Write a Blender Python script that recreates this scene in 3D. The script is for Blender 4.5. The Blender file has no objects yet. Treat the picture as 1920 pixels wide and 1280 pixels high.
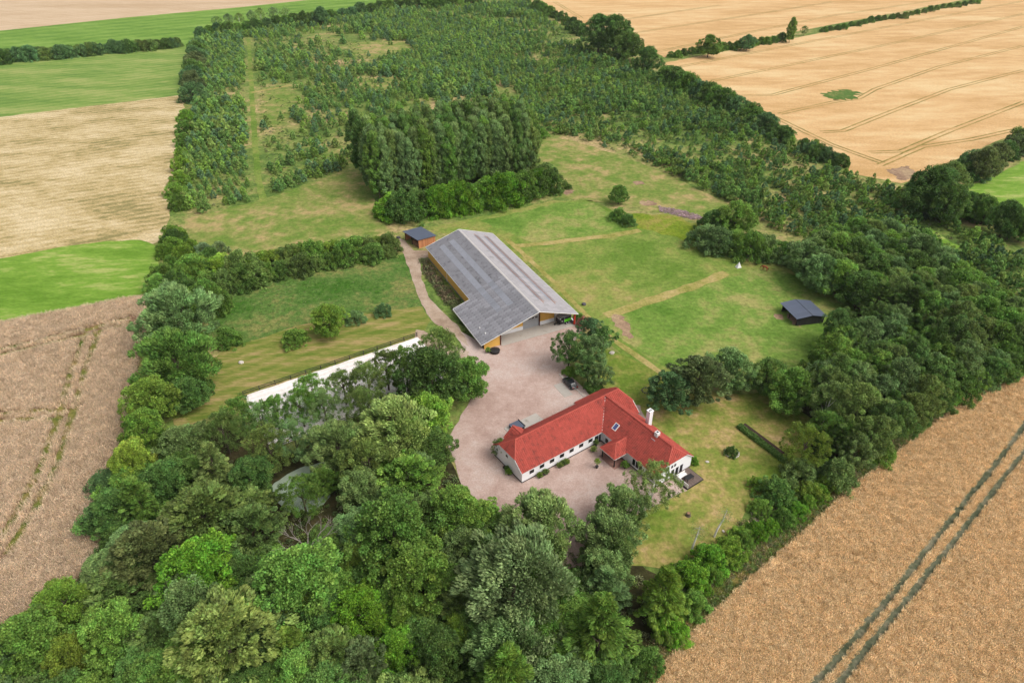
import bpy, math, random
import numpy as np
from mathutils import Vector, Matrix

# ------------------------------------------------------------------ camera, world, sun, exposure
SC = bpy.context.scene
CH, CF, HORY = 95.0, 1270.0, -235.0              # camera height (m), focal length and horizon row in photo pixels
PITCH = math.atan((640 - HORY) / CF)
cam_d = bpy.data.cameras.new('camera'); cam = bpy.data.objects.new('camera', cam_d)
SC.collection.objects.link(cam); SC.camera = cam
cam.location = (0, 0, CH); cam.rotation_euler = (math.pi/2 - PITCH, 0, 0)
cam_d.sensor_width = 36.0; cam_d.lens = 36.0 * CF / 1920.0
cam_d.clip_start = 0.5; cam_d.clip_end = 9000.0

SUN_EL, SUN_AZ = math.radians(52), math.radians(-25)      # azimuth measured from +x towards +y
w = bpy.data.worlds.new('World'); SC.world = w; w.use_nodes = True
nt = w.node_tree; bg = nt.nodes['Background']
sky = nt.nodes.new('ShaderNodeTexSky'); sky.sky_type = 'NISHITA'; sky.sun_disc = False
sky.sun_elevation = SUN_EL; sky.sun_rotation = math.pi/2 - SUN_AZ
sky.air_density = 1.0; sky.dust_density = 4.0; sky.ozone_density = 0.6
hs = nt.nodes.new('ShaderNodeHueSaturation'); hs.inputs['Saturation'].default_value = 0.22   # cloud cover greys the sky
nt.links.new(sky.outputs[0], hs.inputs['Color']); nt.links.new(hs.outputs[0], bg.inputs['Color'])
bg.inputs['Strength'].default_value = 0.13
sun_d = bpy.data.lights.new('sun', 'SUN'); sun = bpy.data.objects.new('sun', sun_d); SC.collection.objects.link(sun)
sun_d.energy = 1.35; sun_d.angle = math.radians(40); sun_d.color = (1.0, 0.95, 0.88)
sd = Vector((math.cos(SUN_EL)*math.cos(SUN_AZ), math.cos(SUN_EL)*math.sin(SUN_AZ), math.sin(SUN_EL)))
sun.rotation_euler = sd.to_track_quat('Z', 'Y').to_euler(); sun.location = (0, 0, 300)
SC.view_settings.view_transform = 'Standard'; SC.view_settings.look = 'None'
SC.view_settings.gamma = 1.0; SC.view_settings.use_curve_mapping = False
SC.view_settings.exposure = 0.55
SC.cycles.diffuse_bounces = 4; SC.cycles.max_bounces = 12

# ------------------------------------------------------------------ helpers
random.seed(7); RNG = np.random.default_rng(7)
_c, _s = math.cos(PITCH), math.sin(PITCH)
def P(px, py, z=0.0):
    """point at height z that the photo pixel looks at"""
    x = (px - 960) / CF; y = (640 - py) / CF
    t = (CH - z) / (_s - y*_c)
    return Vector((x*t, (_c + y*_s)*t, z))
def depth(p): return p[1]*_c + (CH - p[2])*_s
def to_px(x, y, z=0.0):
    d = y*_c + (CH - z)*_s; u = (z - CH)*_c + y*_s
    return 960 + CF*x/d, 640 - CF*u/d

def setp(o, label=None, cat=None, group=None, kind=None, category=None):
    cat = cat or category
    if label: o['label'] = label
    if cat: o['category'] = cat
    if group: o['group'] = group
    if kind: o['kind'] = kind
    return o
def link(o, parent=None):
    SC.collection.objects.link(o)
    if parent is not None: o.parent = parent
    return o
def empty(name, loc, rz=0.0, label=None, cat=None, group=None):
    o = bpy.data.objects.new(name, None); o.empty_display_size = 0.5
    link(o); o.location = loc; o.rotation_euler = (0, 0, rz)
    return setp(o, label, cat, group)

class MB:
    """collects shapes for one mesh"""
    def __init__(s): s.v = []; s.f = []
    def add(s, vs, fs):
        b = len(s.v); s.v += [tuple(v) for v in vs]; s.f += [tuple(b+i for i in f) for f in fs]; return s
    def box(s, x0, x1, y0, y1, z0, z1):
        return s.add([(x0,y0,z0),(x1,y0,z0),(x1,y1,z0),(x0,y1,z0),(x0,y0,z1),(x1,y0,z1),(x1,y1,z1),(x0,y1,z1)],
                     [(3,2,1,0),(4,5,6,7),(0,1,5,4),(1,2,6,5),(2,3,7,6),(3,0,4,7)])
    def slab(s, poly, dn):
        """poly: 3D points counter-clockwise from outside, thickened along vector dn"""
        n = len(poly); dn = Vector(dn)
        vs = [Vector(p) for p in poly] + [Vector(p)+dn for p in poly]
        return s.add(vs, [tuple(range(n)), tuple(range(2*n-1, n-1, -1))] + [(i, n+i, n+(i+1)%n, (i+1)%n) for i in range(n)])
    def cyl(s, a, b, r0, r1=None, n=8, cap=True):
        a = Vector(a); b = Vector(b); r1 = r0 if r1 is None else r1
        d = (b-a).normalized(); t = d.orthogonal().normalized(); q = d.cross(t)
        vs = []
        for c, r in ((a, r0), (b, r1)):
            for i in range(n):
                an = 2*math.pi*i/n; vs.append(c + (t*math.cos(an) + q*math.sin(an))*r)
        fs = [(i, (i+1) % n, n+(i+1) % n, n+i) for i in range(n)]
        if cap: fs += [tuple(range(n-1, -1, -1)), tuple(range(n, 2*n))]
        return s.add(vs, fs)
    def tube(s, pts, rs, n=6):
        for i in range(len(pts)-1): s.cyl(pts[i], pts[i+1], rs[i], rs[i+1], n, cap=(i == len(pts)-2))
        return s
    def lathe(s, prof, n=14, c=(0, 0, 0)):
        vs = []; m = len(prof)
        for r, z in prof:
            for i in range(n):
                an = 2*math.pi*i/n; vs.append((c[0]+r*math.cos(an), c[1]+r*math.sin(an), c[2]+z))
        fs = [(j*n+i, j*n+(i+1) % n, (j+1)*n+(i+1) % n, (j+1)*n+i) for j in range(m-1) for i in range(n)]
        fs += [tuple(range(n-1, -1, -1)), tuple((m-1)*n+i for i in range(n))]
        return s.add(vs, fs)
    def mesh(s, name):
        me = bpy.data.meshes.new(name); me.from_pydata(s.v, [], s.f); me.update(); return me
    def build(s, name, mat, parent=None, loc=None, rot=None, bevel=0.0, smooth=False, **kw):
        me = s.mesh(name)
        if mat: me.materials.append(mat)
        o = bpy.data.objects.new(name, me); link(o, parent)
        if loc is not None: o.location = loc
        if rot is not None: o.rotation_euler = rot
        if bevel > 0:
            m = o.modifiers.new('bevel', 'BEVEL'); m.width = bevel; m.segments = 2; m.limit_method = 'ANGLE'
        if smooth:
            for p in me.polygons: p.use_smooth = True
        return setp(o, **kw)
def inst(name, me, parent=None, loc=(0, 0, 0), rot=(0, 0, 0), scale=(1, 1, 1), color=None, **kw):
    o = bpy.data.objects.new(name, me); link(o, parent)
    o.location = loc; o.rotation_euler = rot; o.scale = scale
    if color: o.color = (*color, 1.0)
    return setp(o, **kw)

# ---- materials
def srgb(r, g, b, k=1.0):
    f = lambda c: ((c/255.0)/12.92 if c/255.0 <= 0.04045 else ((c/255.0+0.055)/1.055)**2.4)*k
    return (f(r), f(g), f(b))
def newmat(name):
    m = bpy.data.materials.new(name); m.use_nodes = True
    t = m.node_tree; b = t.nodes['Principled BSDF']; b.inputs['Roughness'].default_value = 0.8
    b.inputs['Specular IOR Level'].default_value = 0.25
    return m, t, b
def nd(t, typ, **kw):
    n = t.nodes.new(typ)
    for k, v in kw.items(): setattr(n, k, v)
    return n
def noise(t, vec, scale, detail=4, rough=0.6):
    n = nd(t, 'ShaderNodeTexNoise'); n.inputs['Scale'].default_value = scale
    n.inputs['Detail'].default_value = detail; n.inputs['Roughness'].default_value = rough
    if vec is not None: t.links.new(vec, n.inputs['Vector'])
    return n.outputs['Fac']
def math_(t, op, a, b=None, clamp=False):
    n = nd(t, 'ShaderNodeMath', operation=op); n.use_clamp = clamp
    for i, v in enumerate((a, b)):
        if v is None: continue
        if isinstance(v, (int, float)): n.inputs[i].default_value = v
        else: t.links.new(v, n.inputs[i])
    return n.outputs[0]
def ramp(t, fac, stops):
    n = nd(t, 'ShaderNodeValToRGB'); cr = n.color_ramp
    while len(cr.elements) < len(stops): cr.elements.new(0.5)
    for e, (p, c) in zip(cr.elements, stops): e.position = p; e.color = (*c, 1)
    t.links.new(fac, n.inputs[0]); return n.outputs[0]
def mulcol(t, col, val):
    n = nd(t, 'ShaderNodeVectorMath', operation='SCALE'); t.links.new(col, n.inputs[0])
    if isinstance(val, (int, float)): n.inputs['Scale'].default_value = val
    else: t.links.new(val, n.inputs['Scale'])
    return n.outputs[0]
def mixcol(t, fac, a, b):
    n = nd(t, 'ShaderNodeMix', data_type='RGBA')
    for s, v in ((n.inputs['Factor'], fac), (n.inputs[6], a), (n.inputs[7], b)):
        if isinstance(v, (int, float)): s.default_value = v
        elif isinstance(v, tuple): s.default_value = (*v, 1)
        else: t.links.new(v, s)
    return n.outputs[2]
def coords(t, rot=0.0, sc=(1, 1, 1)):
    tc = nd(t, 'ShaderNodeTexCoord'); mp = nd(t, 'ShaderNodeMapping')
    mp.inputs['Rotation'].default_value = (0, 0, rot); mp.inputs['Scale'].default_value = sc
    t.links.new(tc.outputs['Object'], mp.inputs['Vector']); return mp.outputs[0]
def bump(t, b, h, strength=0.5, dist=0.1):
    n = nd(t, 'ShaderNodeBump'); n.inputs['Strength'].default_value = strength; n.inputs['Distance'].default_value = dist
    t.links.new(h, n.inputs['Height']); t.links.new(n.outputs[0], b.inputs['Normal'])
def gmat(name, stops, large=0.03, mid=0.2, fine=2.5, fa=0.6, rot=0.0, stretch=1.0, weights=(0.5, 0.3, 0.2), bands=None, bmp=0.25, lo=0.40, hi=0.60, k=0.85):
    """ground cover: patchy colour from three noise scales plus fine grain; bands = (rot, wavelength m, amount)"""
    m, t, b = newmat(name)
    v = coords(t, rot, (1, stretch, 1))
    fine *= .5
    n1 = noise(t, v, large, 3); n2 = noise(t, v, mid, 4); n3 = noise(t, v, fine*0.4, 3)
    f = math_(t, 'ADD', math_(t, 'ADD', math_(t, 'MULTIPLY', n1, weights[0]), math_(t, 'MULTIPLY', n2, weights[1])), math_(t, 'MULTIPLY', n3, weights[2]))
    f = math_(t, 'MULTIPLY', math_(t, 'SUBTRACT', f, lo), 1.0/(hi-lo), True)
    if bands:
        vb = coords(t, bands[0]); wv = nd(t, 'ShaderNodeTexWave', wave_type='BANDS', bands_direction='Y')
        wv.inputs['Scale'].default_value = 0.314/bands[1]; wv.inputs['Distortion'].default_value = 4.0
        wv.inputs['Detail'].default_value = 3.0; wv.inputs['Detail Scale'].default_value = 0.6
        t.links.new(vb, wv.inputs['Vector'])
        bf = math_(t, 'MULTIPLY', math_(t, 'SUBTRACT', wv.outputs['Fac'], 0.5), bands[2])
        f = math_(t, 'ADD', f, bf, True)
    c = ramp(t, f, stops)
    g = noise(t, coords(t, rot, (1, stretch, 1)), fine, 5, 0.75)
    g = math_(t, 'ADD', math_(t, 'MULTIPLY', math_(t, 'SUBTRACT', g, .5), 1.9), .5, True)
    c = mulcol(t, c, math_(t, 'MULTIPLY', math_(t, 'ADD', math_(t, 'MULTIPLY', g, fa*2), 1.0-fa), k))
    t.links.new(c, b.inputs['Base Color']); b.inputs['Roughness'].default_value = 0.95; b.inputs['Specular IOR Level'].default_value = 0.1
    bump(t, b, g, bmp, 0.12)
    return m
def pmat(name, col, rough=0.7, var=0.15, scale=1.5, metal=0.0, spec=0.3, rnd=0.0, bmp=0.0, stain=None):
    """painted / plain surface with wear and grain; rnd = brightness spread from piece to piece"""
    m, t, b = newmat(name)
    v = coords(t); n = noise(t, v, scale, 5, 0.65)
    k = math_(t, 'ADD', math_(t, 'MULTIPLY', n, var*2), 1.0-var)
    if rnd:
        oi = nd(t, 'ShaderNodeObjectInfo')
        k = math_(t, 'MULTIPLY', k, math_(t, 'ADD', math_(t, 'MULTIPLY', oi.outputs['Random'], 2*rnd), 1.0-rnd))
    rgb = nd(t, 'ShaderNodeRGB'); rgb.outputs[0].default_value = (*col, 1)
    c = rgb.outputs[0]
    if stain:
        n2 = noise(t, v, stain[1], 6, 0.7)
        f = math_(t, 'MULTIPLY', math_(t, 'SUBTRACT', n2, stain[2]), 6.0, True)
        c = mixcol(t, f, c, stain[0])
    t.links.new(mulcol(t, c, k), b.inputs['Base Color'])
    b.inputs['Roughness'].default_value = rough; b.inputs['Metallic'].default_value = metal; b.inputs['Specular IOR Level'].default_value = spec
    if bmp: bump(t, b, n, bmp, 0.02)
    return m
def leafmat(name, fixed=None, trans=0.2, var=0.65):
    """leaf: object colour (or a fixed one) x per-leaf variation"""
    m, t, b = newmat(name)
    oi = nd(t, 'ShaderNodeObjectInfo'); tint = oi.outputs['Color']
    if fixed: fx = nd(t, 'ShaderNodeRGB'); fx.outputs[0].default_value = (*fixed, 1); tint = fx.outputs[0]
    at = nd(t, 'ShaderNodeAttribute', attribute_name='leaf')
    sp = nd(t, 'ShaderNodeSeparateColor'); t.links.new(at.outputs['Color'], sp.inputs[0])
    k = math_(t, 'ADD', math_(t, 'MULTIPLY', sp.outputs[0], 2*var), 1.0-var)
    hsv = nd(t, 'ShaderNodeHueSaturation'); t.links.new(tint, hsv.inputs['Color'])
    t.links.new(math_(t, 'ADD', math_(t, 'MULTIPLY', sp.outputs[1], 0.04), 0.48), hsv.inputs['Hue'])
    t.links.new(math_(t, 'MULTIPLY', k, math_(t, 'ADD', math_(t, 'MULTIPLY', oi.outputs['Random'], 0.4), 0.8)), hsv.inputs['Value'])
    t.links.new(hsv.outputs[0], b.inputs['Base Color']); b.inputs['Roughness'].default_value = 0.6; b.inputs['Specular IOR Level'].default_value = 0.18
    tr = nd(t, 'ShaderNodeBsdfTranslucent'); t.links.new(mulcol(t, hsv.outputs[0], 1.5), tr.inputs['Color'])
    mx = nd(t, 'ShaderNodeMixShader'); mx.inputs[0].default_value = trans
    out = t.nodes['Material Output']
    t.links.new(b.outputs[0], mx.inputs[1]); t.links.new(tr.outputs[0], mx.inputs[2]); t.links.new(mx.outputs[0], out.inputs['Surface'])
    return m

M = {}
M['leaf'] = leafmat('leaf'); M['bark'] = pmat('bark', (0.10, 0.075, 0.055), 0.9, 0.4, 4.0)
M['birch_bark'] = pmat('birch_bark', (0.72, 0.68, 0.62), 0.8, 0.35, 5.0)
M['dead_wood'] = pmat('dead_wood', (0.22, 0.19, 0.165), 0.9, 0.3, 4.0)

# ---- polygons on the ground
def inpoly(x, y, poly):
    x = np.asarray(x); y = np.asarray(y); r = np.zeros(x.shape, bool); n = len(poly)
    for i in range(n):
        x0, y0 = poly[i][0], poly[i][1]; x1, y1 = poly[(i+1) % n][0], poly[(i+1) % n][1]
        if y0 == y1: continue
        c = ((y0 > y) != (y1 > y)) & (x < (x1-x0)*(y-y0)/(y1-y0)+x0); r ^= c
    return r
def gpoly(pix): return [P(*p)[:2] for p in pix]
def rough_edge(poly, step=2.5, amp=0.5, seed=1):
    """resample a world polygon and give its edge small natural irregularities"""
    rg = random.Random(seed); out = []; n = len(poly)
    for i in range(n):
        a = Vector(poly[i][:2]); b = Vector(poly[(i+1) % n][:2]); L = (b-a).length
        k = max(1, min(80, int(L/step))); nn = Vector((-(b-a).y, (b-a).x)).normalized() if L > 0 else Vector((0, 0))
        for j in range(k):
            q = a.lerp(b, j/k); out.append(q + nn*rg.uniform(-amp, amp)*(0.3 if j == 0 else 1))
    return out
def sheet(name, pix, z, mat, amp=0.4, step=2.5, world=False, parent=None, seed=1, **kw):
    poly = pix if world else gpoly(pix)
    poly = rough_edge(poly, step, amp, seed) if amp else [Vector(p[:2]) for p in poly]
    from mathutils.geometry import tessellate_polygon
    v3 = [Vector((p.x, p.y, z)) for p in poly]
    tris = tessellate_polygon([v3])
    fs = []
    for a, b, c in tris:
        nrm = (v3[b]-v3[a]).cross(v3[c]-v3[a]); fs.append((a, b, c) if nrm.z >= 0 else (a, c, b))
    me = bpy.data.meshes.new(name); me.from_pydata(v3, [], fs); me.update(); me.materials.append(mat)
    o = bpy.data.objects.new(name, me); link(o, parent); return setp(o, **kw)
def strip(name, pix, width, z, mat, parent=None, world=False, amp=0.12, **kw):
    """a track of given width along a polyline"""
    pts = [Vector(p[:2]) for p in (pix if world else [P(*p) for p in pix])]
    fine = []
    for i in range(len(pts)-1):
        k = max(1, int((pts[i+1]-pts[i]).length/3.0))
        for j in range(min(k, 150)): fine.append(pts[i].lerp(pts[i+1], j/min(k, 150)))
    fine.append(pts[-1]); vs = []; rg = random.Random(len(fine)*7+int(width*100))
    for i, p in enumerate(fine):
        d = (fine[min(i+1, len(fine)-1)] - fine[max(i-1, 0)]).normalized(); nn = Vector((-d.y, d.x))
        wl = width/2*(1+rg.uniform(-amp, amp)*2); wr = width/2*(1+rg.uniform(-amp, amp)*2)
        vs += [(p.x-nn.x*wr, p.y-nn.y*wr, z), (p.x+nn.x*wl, p.y+nn.y*wl, z)]
    fs = [(2*i, 2*i+2, 2*i+3, 2*i+1) for i in range(len(fine)-1)]
    return MB().add(vs, fs).build(name, mat, parent, **kw)

# ------------------------------------------------------------------ the setting: ground, fields, yard
straw = srgb(196, 168, 118, .75); olive = srgb(126, 128, 62, .8); grn = srgb(112, 142, 52, .8); dkg = srgb(78, 104, 42, .8)
tan = srgb(176, 150, 108, .8); lime = srgb(118, 152, 48, .85)
M['rough'] = gmat('rough_grass', [(0, srgb(84, 112, 50, .9)), (.4, srgb(116, 136, 66, .9)), (.7, srgb(150, 148, 88, .9)), (1, srgb(188, 164, 118, .9))], .02, .12, 1.6, .7)
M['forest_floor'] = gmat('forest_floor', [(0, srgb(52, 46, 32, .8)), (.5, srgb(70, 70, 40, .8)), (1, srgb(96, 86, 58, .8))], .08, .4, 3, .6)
M['stubble_far'] = gmat('stubble_far', [(0, srgb(206, 176, 140, .8)), (1, srgb(226, 200, 168, .82))], .01, .06, 1.6, .3, rot=-.62, stretch=4, bands=(-.62, 9, .3))
M['crop_far'] = gmat('green_crop', [(0, srgb(100, 138, 54, .85)), (.6, srgb(122, 158, 66, .88)), (1, srgb(142, 170, 84, .88))], .015, .1, 1, .3, rot=-.62, stretch=5, bands=(-.62, 14, .4))
M['ley'] = gmat('ley_grass', [(0, srgb(112, 146, 66, .8)), (.5, srgb(134, 162, 78, .82)), (1, srgb(168, 176, 104, .82))], .02, .1, 1.2, .3, rot=-.55, stretch=4, bands=(-.55, 6, .35))
M['mown'] = gmat('mown_hay', [(0, srgb(146, 136, 88, .9)), (.35, srgb(190, 168, 118, .9)), (1, srgb(220, 200, 160, .9))], .03, .2, 3.0, .75, rot=-.5, stretch=2.2, bands=(-.5, 3.6, .3), bmp=.3)
M['lush'] = gmat('lush_grass', [(0, srgb(104, 144, 44, .85)), (.55, srgb(128, 164, 62, .88)), (1, srgb(176, 182, 106, .88))], .03, .15, 1.6, .35, rot=-.5, stretch=3)
M['rape'] = gmat('ripe_rape', [(0, srgb(120, 92, 70, .8)), (.5, srgb(160, 128, 104, .8)), (1, srgb(184, 152, 126, .8))], .04, .3, 2.2, .6, bmp=.8)
M['rape_track'] = gmat('rape_track', [(0, srgb(88, 108, 40, .9)), (.5, srgb(124, 122, 62, .9)), (1, srgb(150, 130, 86, .9))], .1, .5, 2.5, .6)
M['wheat_far'] = gmat('ripe_wheat_far', [(0, srgb(202, 162, 108, .9)), (.5, srgb(220, 180, 128, .9)), (1, srgb(230, 200, 150, .9))], .012, .07, 2.2, .45, rot=-.28, stretch=3, bands=(-.28, 12, .15))
M['wheat_soil'] = gmat('wheat_understorey', [(0, srgb(150, 120, 74, .9)), (.5, srgb(184, 150, 98, .9)), (1, srgb(206, 170, 116, .9))], .05, .4, 3.5, .7, bmp=.8)
M['track_green'] = gmat('tramline_weeds', [(0, srgb(78, 86, 64, .95)), (.5, srgb(104, 108, 86, .95)), (1, srgb(134, 130, 108, .95))], .15, .8, 3, .6)
M['track_pale'] = gmat('tramline_pale', [(0, srgb(132, 124, 64, .9)), (.5, srgb(162, 142, 82, .9)), (1, srgb(192, 160, 104, .9))], .05, .3, 2, .4)
M['paddock'] = gmat('paddock_grass', [(0, srgb(104, 134, 50, .85)), (.35, srgb(128, 148, 68, .86)), (.65, srgb(154, 154, 84, .86)), (1, srgb(184, 162, 110, .86))], .035, .16, 1.8, .45, lo=.42, hi=.66)
M['paddock_green'] = gmat('paddock_green', [(0, srgb(96, 132, 48, .85)), (.5, srgb(122, 150, 66, .86)), (1, srgb(164, 160, 96, .86))], .04, .2, 1.8, .5)
M['tussock'] = gmat('tussocky_grass', [(0, srgb(70, 112, 36, .8)), (.5, srgb(98, 128, 60, .8)), (1, srgb(142, 142, 82, .82))], .05, .5, 2.2, .7, bmp=.7)
M['mowed_lawn'] = gmat('mowed_strip', [(0, srgb(110, 130, 50, .8)), (.5, srgb(142, 144, 72, .82)), (1, srgb(178, 156, 104, .82))], .04, .2, 1.6, .4, rot=-.57, stretch=6, bands=(-.57, 3.2, .3))
M['dry'] = gmat('dry_meadow', [(0, srgb(112, 138, 58, .86)), (.5, srgb(140, 148, 78, .86)), (1, srgb(180, 160, 108, .86))], .04, .16, 1.6, .45)
M['lawn'] = gmat('garden_lawn', [(0, srgb(112, 136, 50, .85)), (.45, srgb(140, 146, 70, .85)), (.8, srgb(172, 156, 94, .85)), (1, srgb(190, 164, 114, .85))], .06, .25, 2.5, .45)
M['marsh'] = gmat('marsh_grass', [(0, srgb(104, 132, 30, .85)), (.5, srgb(128, 146, 44, .85)), (1, srgb(158, 148, 76, .85))], .06, .3, 2, .5, bmp=.7)
M['verge'] = gmat('verge_weeds', [(0, srgb(80, 104, 38, .8)), (.5, srgb(118, 118, 56, .8)), (1, srgb(170, 142, 90, .8))], .1, .4, 2.5, .7, bmp=.7)
M['gravel'] = gmat('gravel', [(0, srgb(178, 150, 138, .9)), (.5, srgb(196, 170, 158, .9)), (1, srgb(206, 186, 176, .9))], .05, .3, 7, .28, bmp=.1)
M['path'] = gmat('gravel_path', [(0, srgb(170, 146, 124, .78)), (.5, srgb(192, 168, 146, .78)), (1, srgb(206, 184, 164, .78))], .1, .4, 6, .3)
M['sand'] = gmat('arena_sand', [(0, srgb(232, 222, 214, .9)), (1, srgb(248, 242, 238, .9))], .06, .4, 4, .16, bmp=.05, k=.93, bands=(-.57, 1.6, .6))
M['dirt'] = gmat('bare_dirt', [(0, srgb(140, 112, 92, .8)), (.5, srgb(172, 142, 116, .8)), (1, srgb(194, 168, 132, .8))], .1, .5, 3, .4)
M['dirt_path'] = gmat('worn_path', [(0, srgb(138, 140, 68, .9)), (.5, srgb(168, 156, 92, .9)), (1, srgb(188, 168, 114, .9))], .1, .5, 3, .4)
M['concrete'] = pmat('concrete', srgb(190, 182, 172, .75), .9, .16, .8, stain=(srgb(140, 132, 120, .75), .5, .56))
M['water'] = pmat('pond_water', srgb(176, 192, 170, .7), .15, .25, .25, spec=.6)  # algae-cloudy water, base colour paled to include the reflected sky
S = dict(kind='structure')
sheet('ground', [(-4000, -600), (4000, -600), (4000, 3600), (-4000, 3600)], -.02, M['rough'], 0, world=True, **S)
sheet('stubble_field', [(-500, 95), (0, 58), (250, 32), (450, 14), (600, -2), (900, -38), (1400, -100), (-700, -130)], .01, M['stubble_far'], .3, **S)
sheet('green_crop_field', [(-500, 95), (0, 58), (250, 32), (450, 14), (600, -2), (900, -38), (1000, -46), (990, -6), (700, 14), (590, 30), (362, 72), (345, 92), (0, 128), (-500, 175)], .02, M['crop_far'], .3, **S)
sheet('ley_field', [(-500, 165), (0, 112), (345, 84), (352, 110), (350, 180), (0, 220), (-500, 290)], .03, M['ley'], .4, **S)
sheet('mown_hay_field', [(-500, 290), (0, 220), (346, 178), (342, 250), (330, 330), (318, 412), (300, 452), (280, 460), (150, 470), (0, 495), (-500, 600)], .04, M['mown'], .5, **S)
sheet('lush_grass_field', [(-500, 598), (0, 485), (120, 462), (200, 452), (262, 450), (288, 458), (297, 490), (290, 530), (282, 552), (250, 558), (0, 609), (-500, 720)], .06, M['lush'], .4, **S)
RAPE = [(-500, 718), (0, 607), (240, 560), (282, 556), (275, 600), (262, 660), (245, 760), (225, 850), (190, 960), (185, 1040), (140, 1095), (80, 1150), (20, 1170), (-60, 1230), (-500, 1300)]
sheet('rape_field', RAPE, .05, M['rape'], .5, **S)
WHEAT = [(2000, 655), (1920, 690), (1800, 738), (1782, 772), (1700, 836), (1600, 912), (1510, 995), (1400, 1090), (1300, 1185), (1215, 1280), (1120, 1390), (2500, 1500), (2900, 700)]
wheat_o = sheet('wheat_field', WHEAT, .03, M['wheat_soil'], .4, **S)
WF = [(1236, 120), (1500, 70), (1850, 0), (2700, -120), (3200, 60), (1920, 245), (1860, 268), (1790, 300), (1720, 338), (1690, 344), (1600, 326), (1500, 264), (1400, 206), (1300, 152)]
wf = sheet('wheat_field', WF, .03, M['wheat_far'], .4, seed=3, **S)
wf2 = sheet('wheat_field', [(985, -12), (1030, 14), (1080, 45), (1180, 75), (1232, 100), (1246, 108), (1500, 58), (1850, -8), (2700, -128), (2300, -160), (1000, -120)], .02, M['wheat_far'], .4, seed=4, **S)
sheet('lush_grass_field', [(1805, 358), (1870, 326), (1920, 303), (2300, 190), (2500, 560), (1920, 398), (1850, 378)], .06, M['lush'], .4, seed=5, **S)
# meadows and paddocks
sheet('dry_paddock', [(345, 412), (500, 372), (640, 322), (690, 318), (705, 400), (745, 440), (640, 452), (500, 485), (370, 468)], .02, M['dry'], .5, **S)
sheet('west_paddock', [(385, 600), (420, 552), (500, 522), (640, 497), (760, 476), (775, 520), (792, 575), (700, 585), (560, 610), (470, 640), (420, 655)], .02, M['tussock'], .5, **S)
LAWNW = [(420, 655), (470, 640), (560, 610), (700, 585), (792, 575), (808, 600), (785, 632), (700, 660), (600, 694), (485, 732), (420, 770), (330, 810), (325, 770), (385, 690)]
sheet('mowed_lawn', LAWNW, .03, M['mowed_lawn'], .4, **S)
sheet('horse_paddock', [(800, 428), (860, 415), (1040, 376), (1110, 376), (1145, 392), (1190, 425), (1290, 438), (1320, 470), (1460, 500), (1600, 548), (1600, 590), (1545, 690), (1400, 705), (1230, 705), (1150, 650), (1095, 600), (1000, 500)], .02, M['paddock'], .5, **S)
sheet('green_pasture', [(1130, 600), (1370, 520), (1400, 505), (1470, 508), (1590, 550), (1560, 640), (1500, 690), (1250, 690), (1170, 640)], .03, M['paddock_green'], .6, **S)
sheet('green_pasture', [(900, 415), (1050, 380), (1110, 380), (1140, 398), (1180, 430), (1000, 455), (940, 430)], .03, M['paddock_green'], .6, seed=6, **S)
sheet('dry_meadow', [(985, 262), (1020, 255), (1090, 268), (1200, 305), (1290, 345), (1370, 385), (1320, 412), (1240, 402), (1180, 385), (1120, 378), (1040, 370), (1020, 330)], .02, M['dry'], .6, seed=7, **S)
sheet('marsh', [(1178, 402), (1250, 402), (1330, 425), (1390, 445), (1300, 452), (1240, 440), (1195, 428)], .04, M['marsh'], 1.3, **S)
LAWN = [(1120, 650), (1170, 665), (1240, 700), (1350, 740), (1440, 735), (1530, 790), (1510, 850), (1470, 890), (1410, 940), (1385, 985), (1330, 1030), (1240, 1065), (1180, 1060), (1190, 960), (1240, 930), (1130, 740), (1090, 690)]
sheet('garden_lawn', LAWN, .035, M['lawn'], .3, **S)
sheet('verge', [(1250, 1280), (1215, 1285), (1300, 1180), (1400, 1088), (1510, 992), (1600, 908), (1700, 832), (1782, 770), (1740, 770), (1600, 860), (1500, 900), (1420, 960), (1340, 1040), (1260, 1120), (1200, 1260)], .02, M['verge'], .4, **S)
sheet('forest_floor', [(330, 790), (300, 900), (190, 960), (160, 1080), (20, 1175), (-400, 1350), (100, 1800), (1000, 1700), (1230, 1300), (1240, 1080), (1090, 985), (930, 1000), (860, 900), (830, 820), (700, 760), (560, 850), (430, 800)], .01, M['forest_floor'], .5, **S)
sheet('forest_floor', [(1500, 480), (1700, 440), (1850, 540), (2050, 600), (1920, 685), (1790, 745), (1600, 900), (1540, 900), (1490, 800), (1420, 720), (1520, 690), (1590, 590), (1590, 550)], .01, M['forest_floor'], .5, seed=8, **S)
# yard and paths
sheet('gravel_yard', [(838, 606), (890, 636), (930, 636), (1000, 618), (1085, 592), (1110, 596), (1070, 650), (1066, 700), (1110, 745), (1200, 760), (1262, 900), (1290, 920), (1255, 935), (1205, 960), (1150, 985), (1110, 990), (1095, 1060), (1000, 1075), (935, 1030), (928, 965), (868, 915), (838, 830), (870, 770), (905, 700), (870, 655)], .05, M['gravel'], .25, step=1.5, **S)
sheet('gravel_path', [(748, 446), (760, 452), (776, 470), (802, 470), (806, 482), (788, 486), (790, 520), (806, 560), (838, 592), (860, 612), (880, 650), (846, 625), (815, 606), (800, 588), (786, 560), (772, 520), (758, 480)], .055, M['path'], .2, step=1.5, **S)
sheet('gravel_path', [(780, 618), (795, 620), (830, 640), (880, 660), (860, 700), (800, 660), (778, 634)], .054, M['path'], .2, step=1.5, seed=9, **S)
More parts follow.
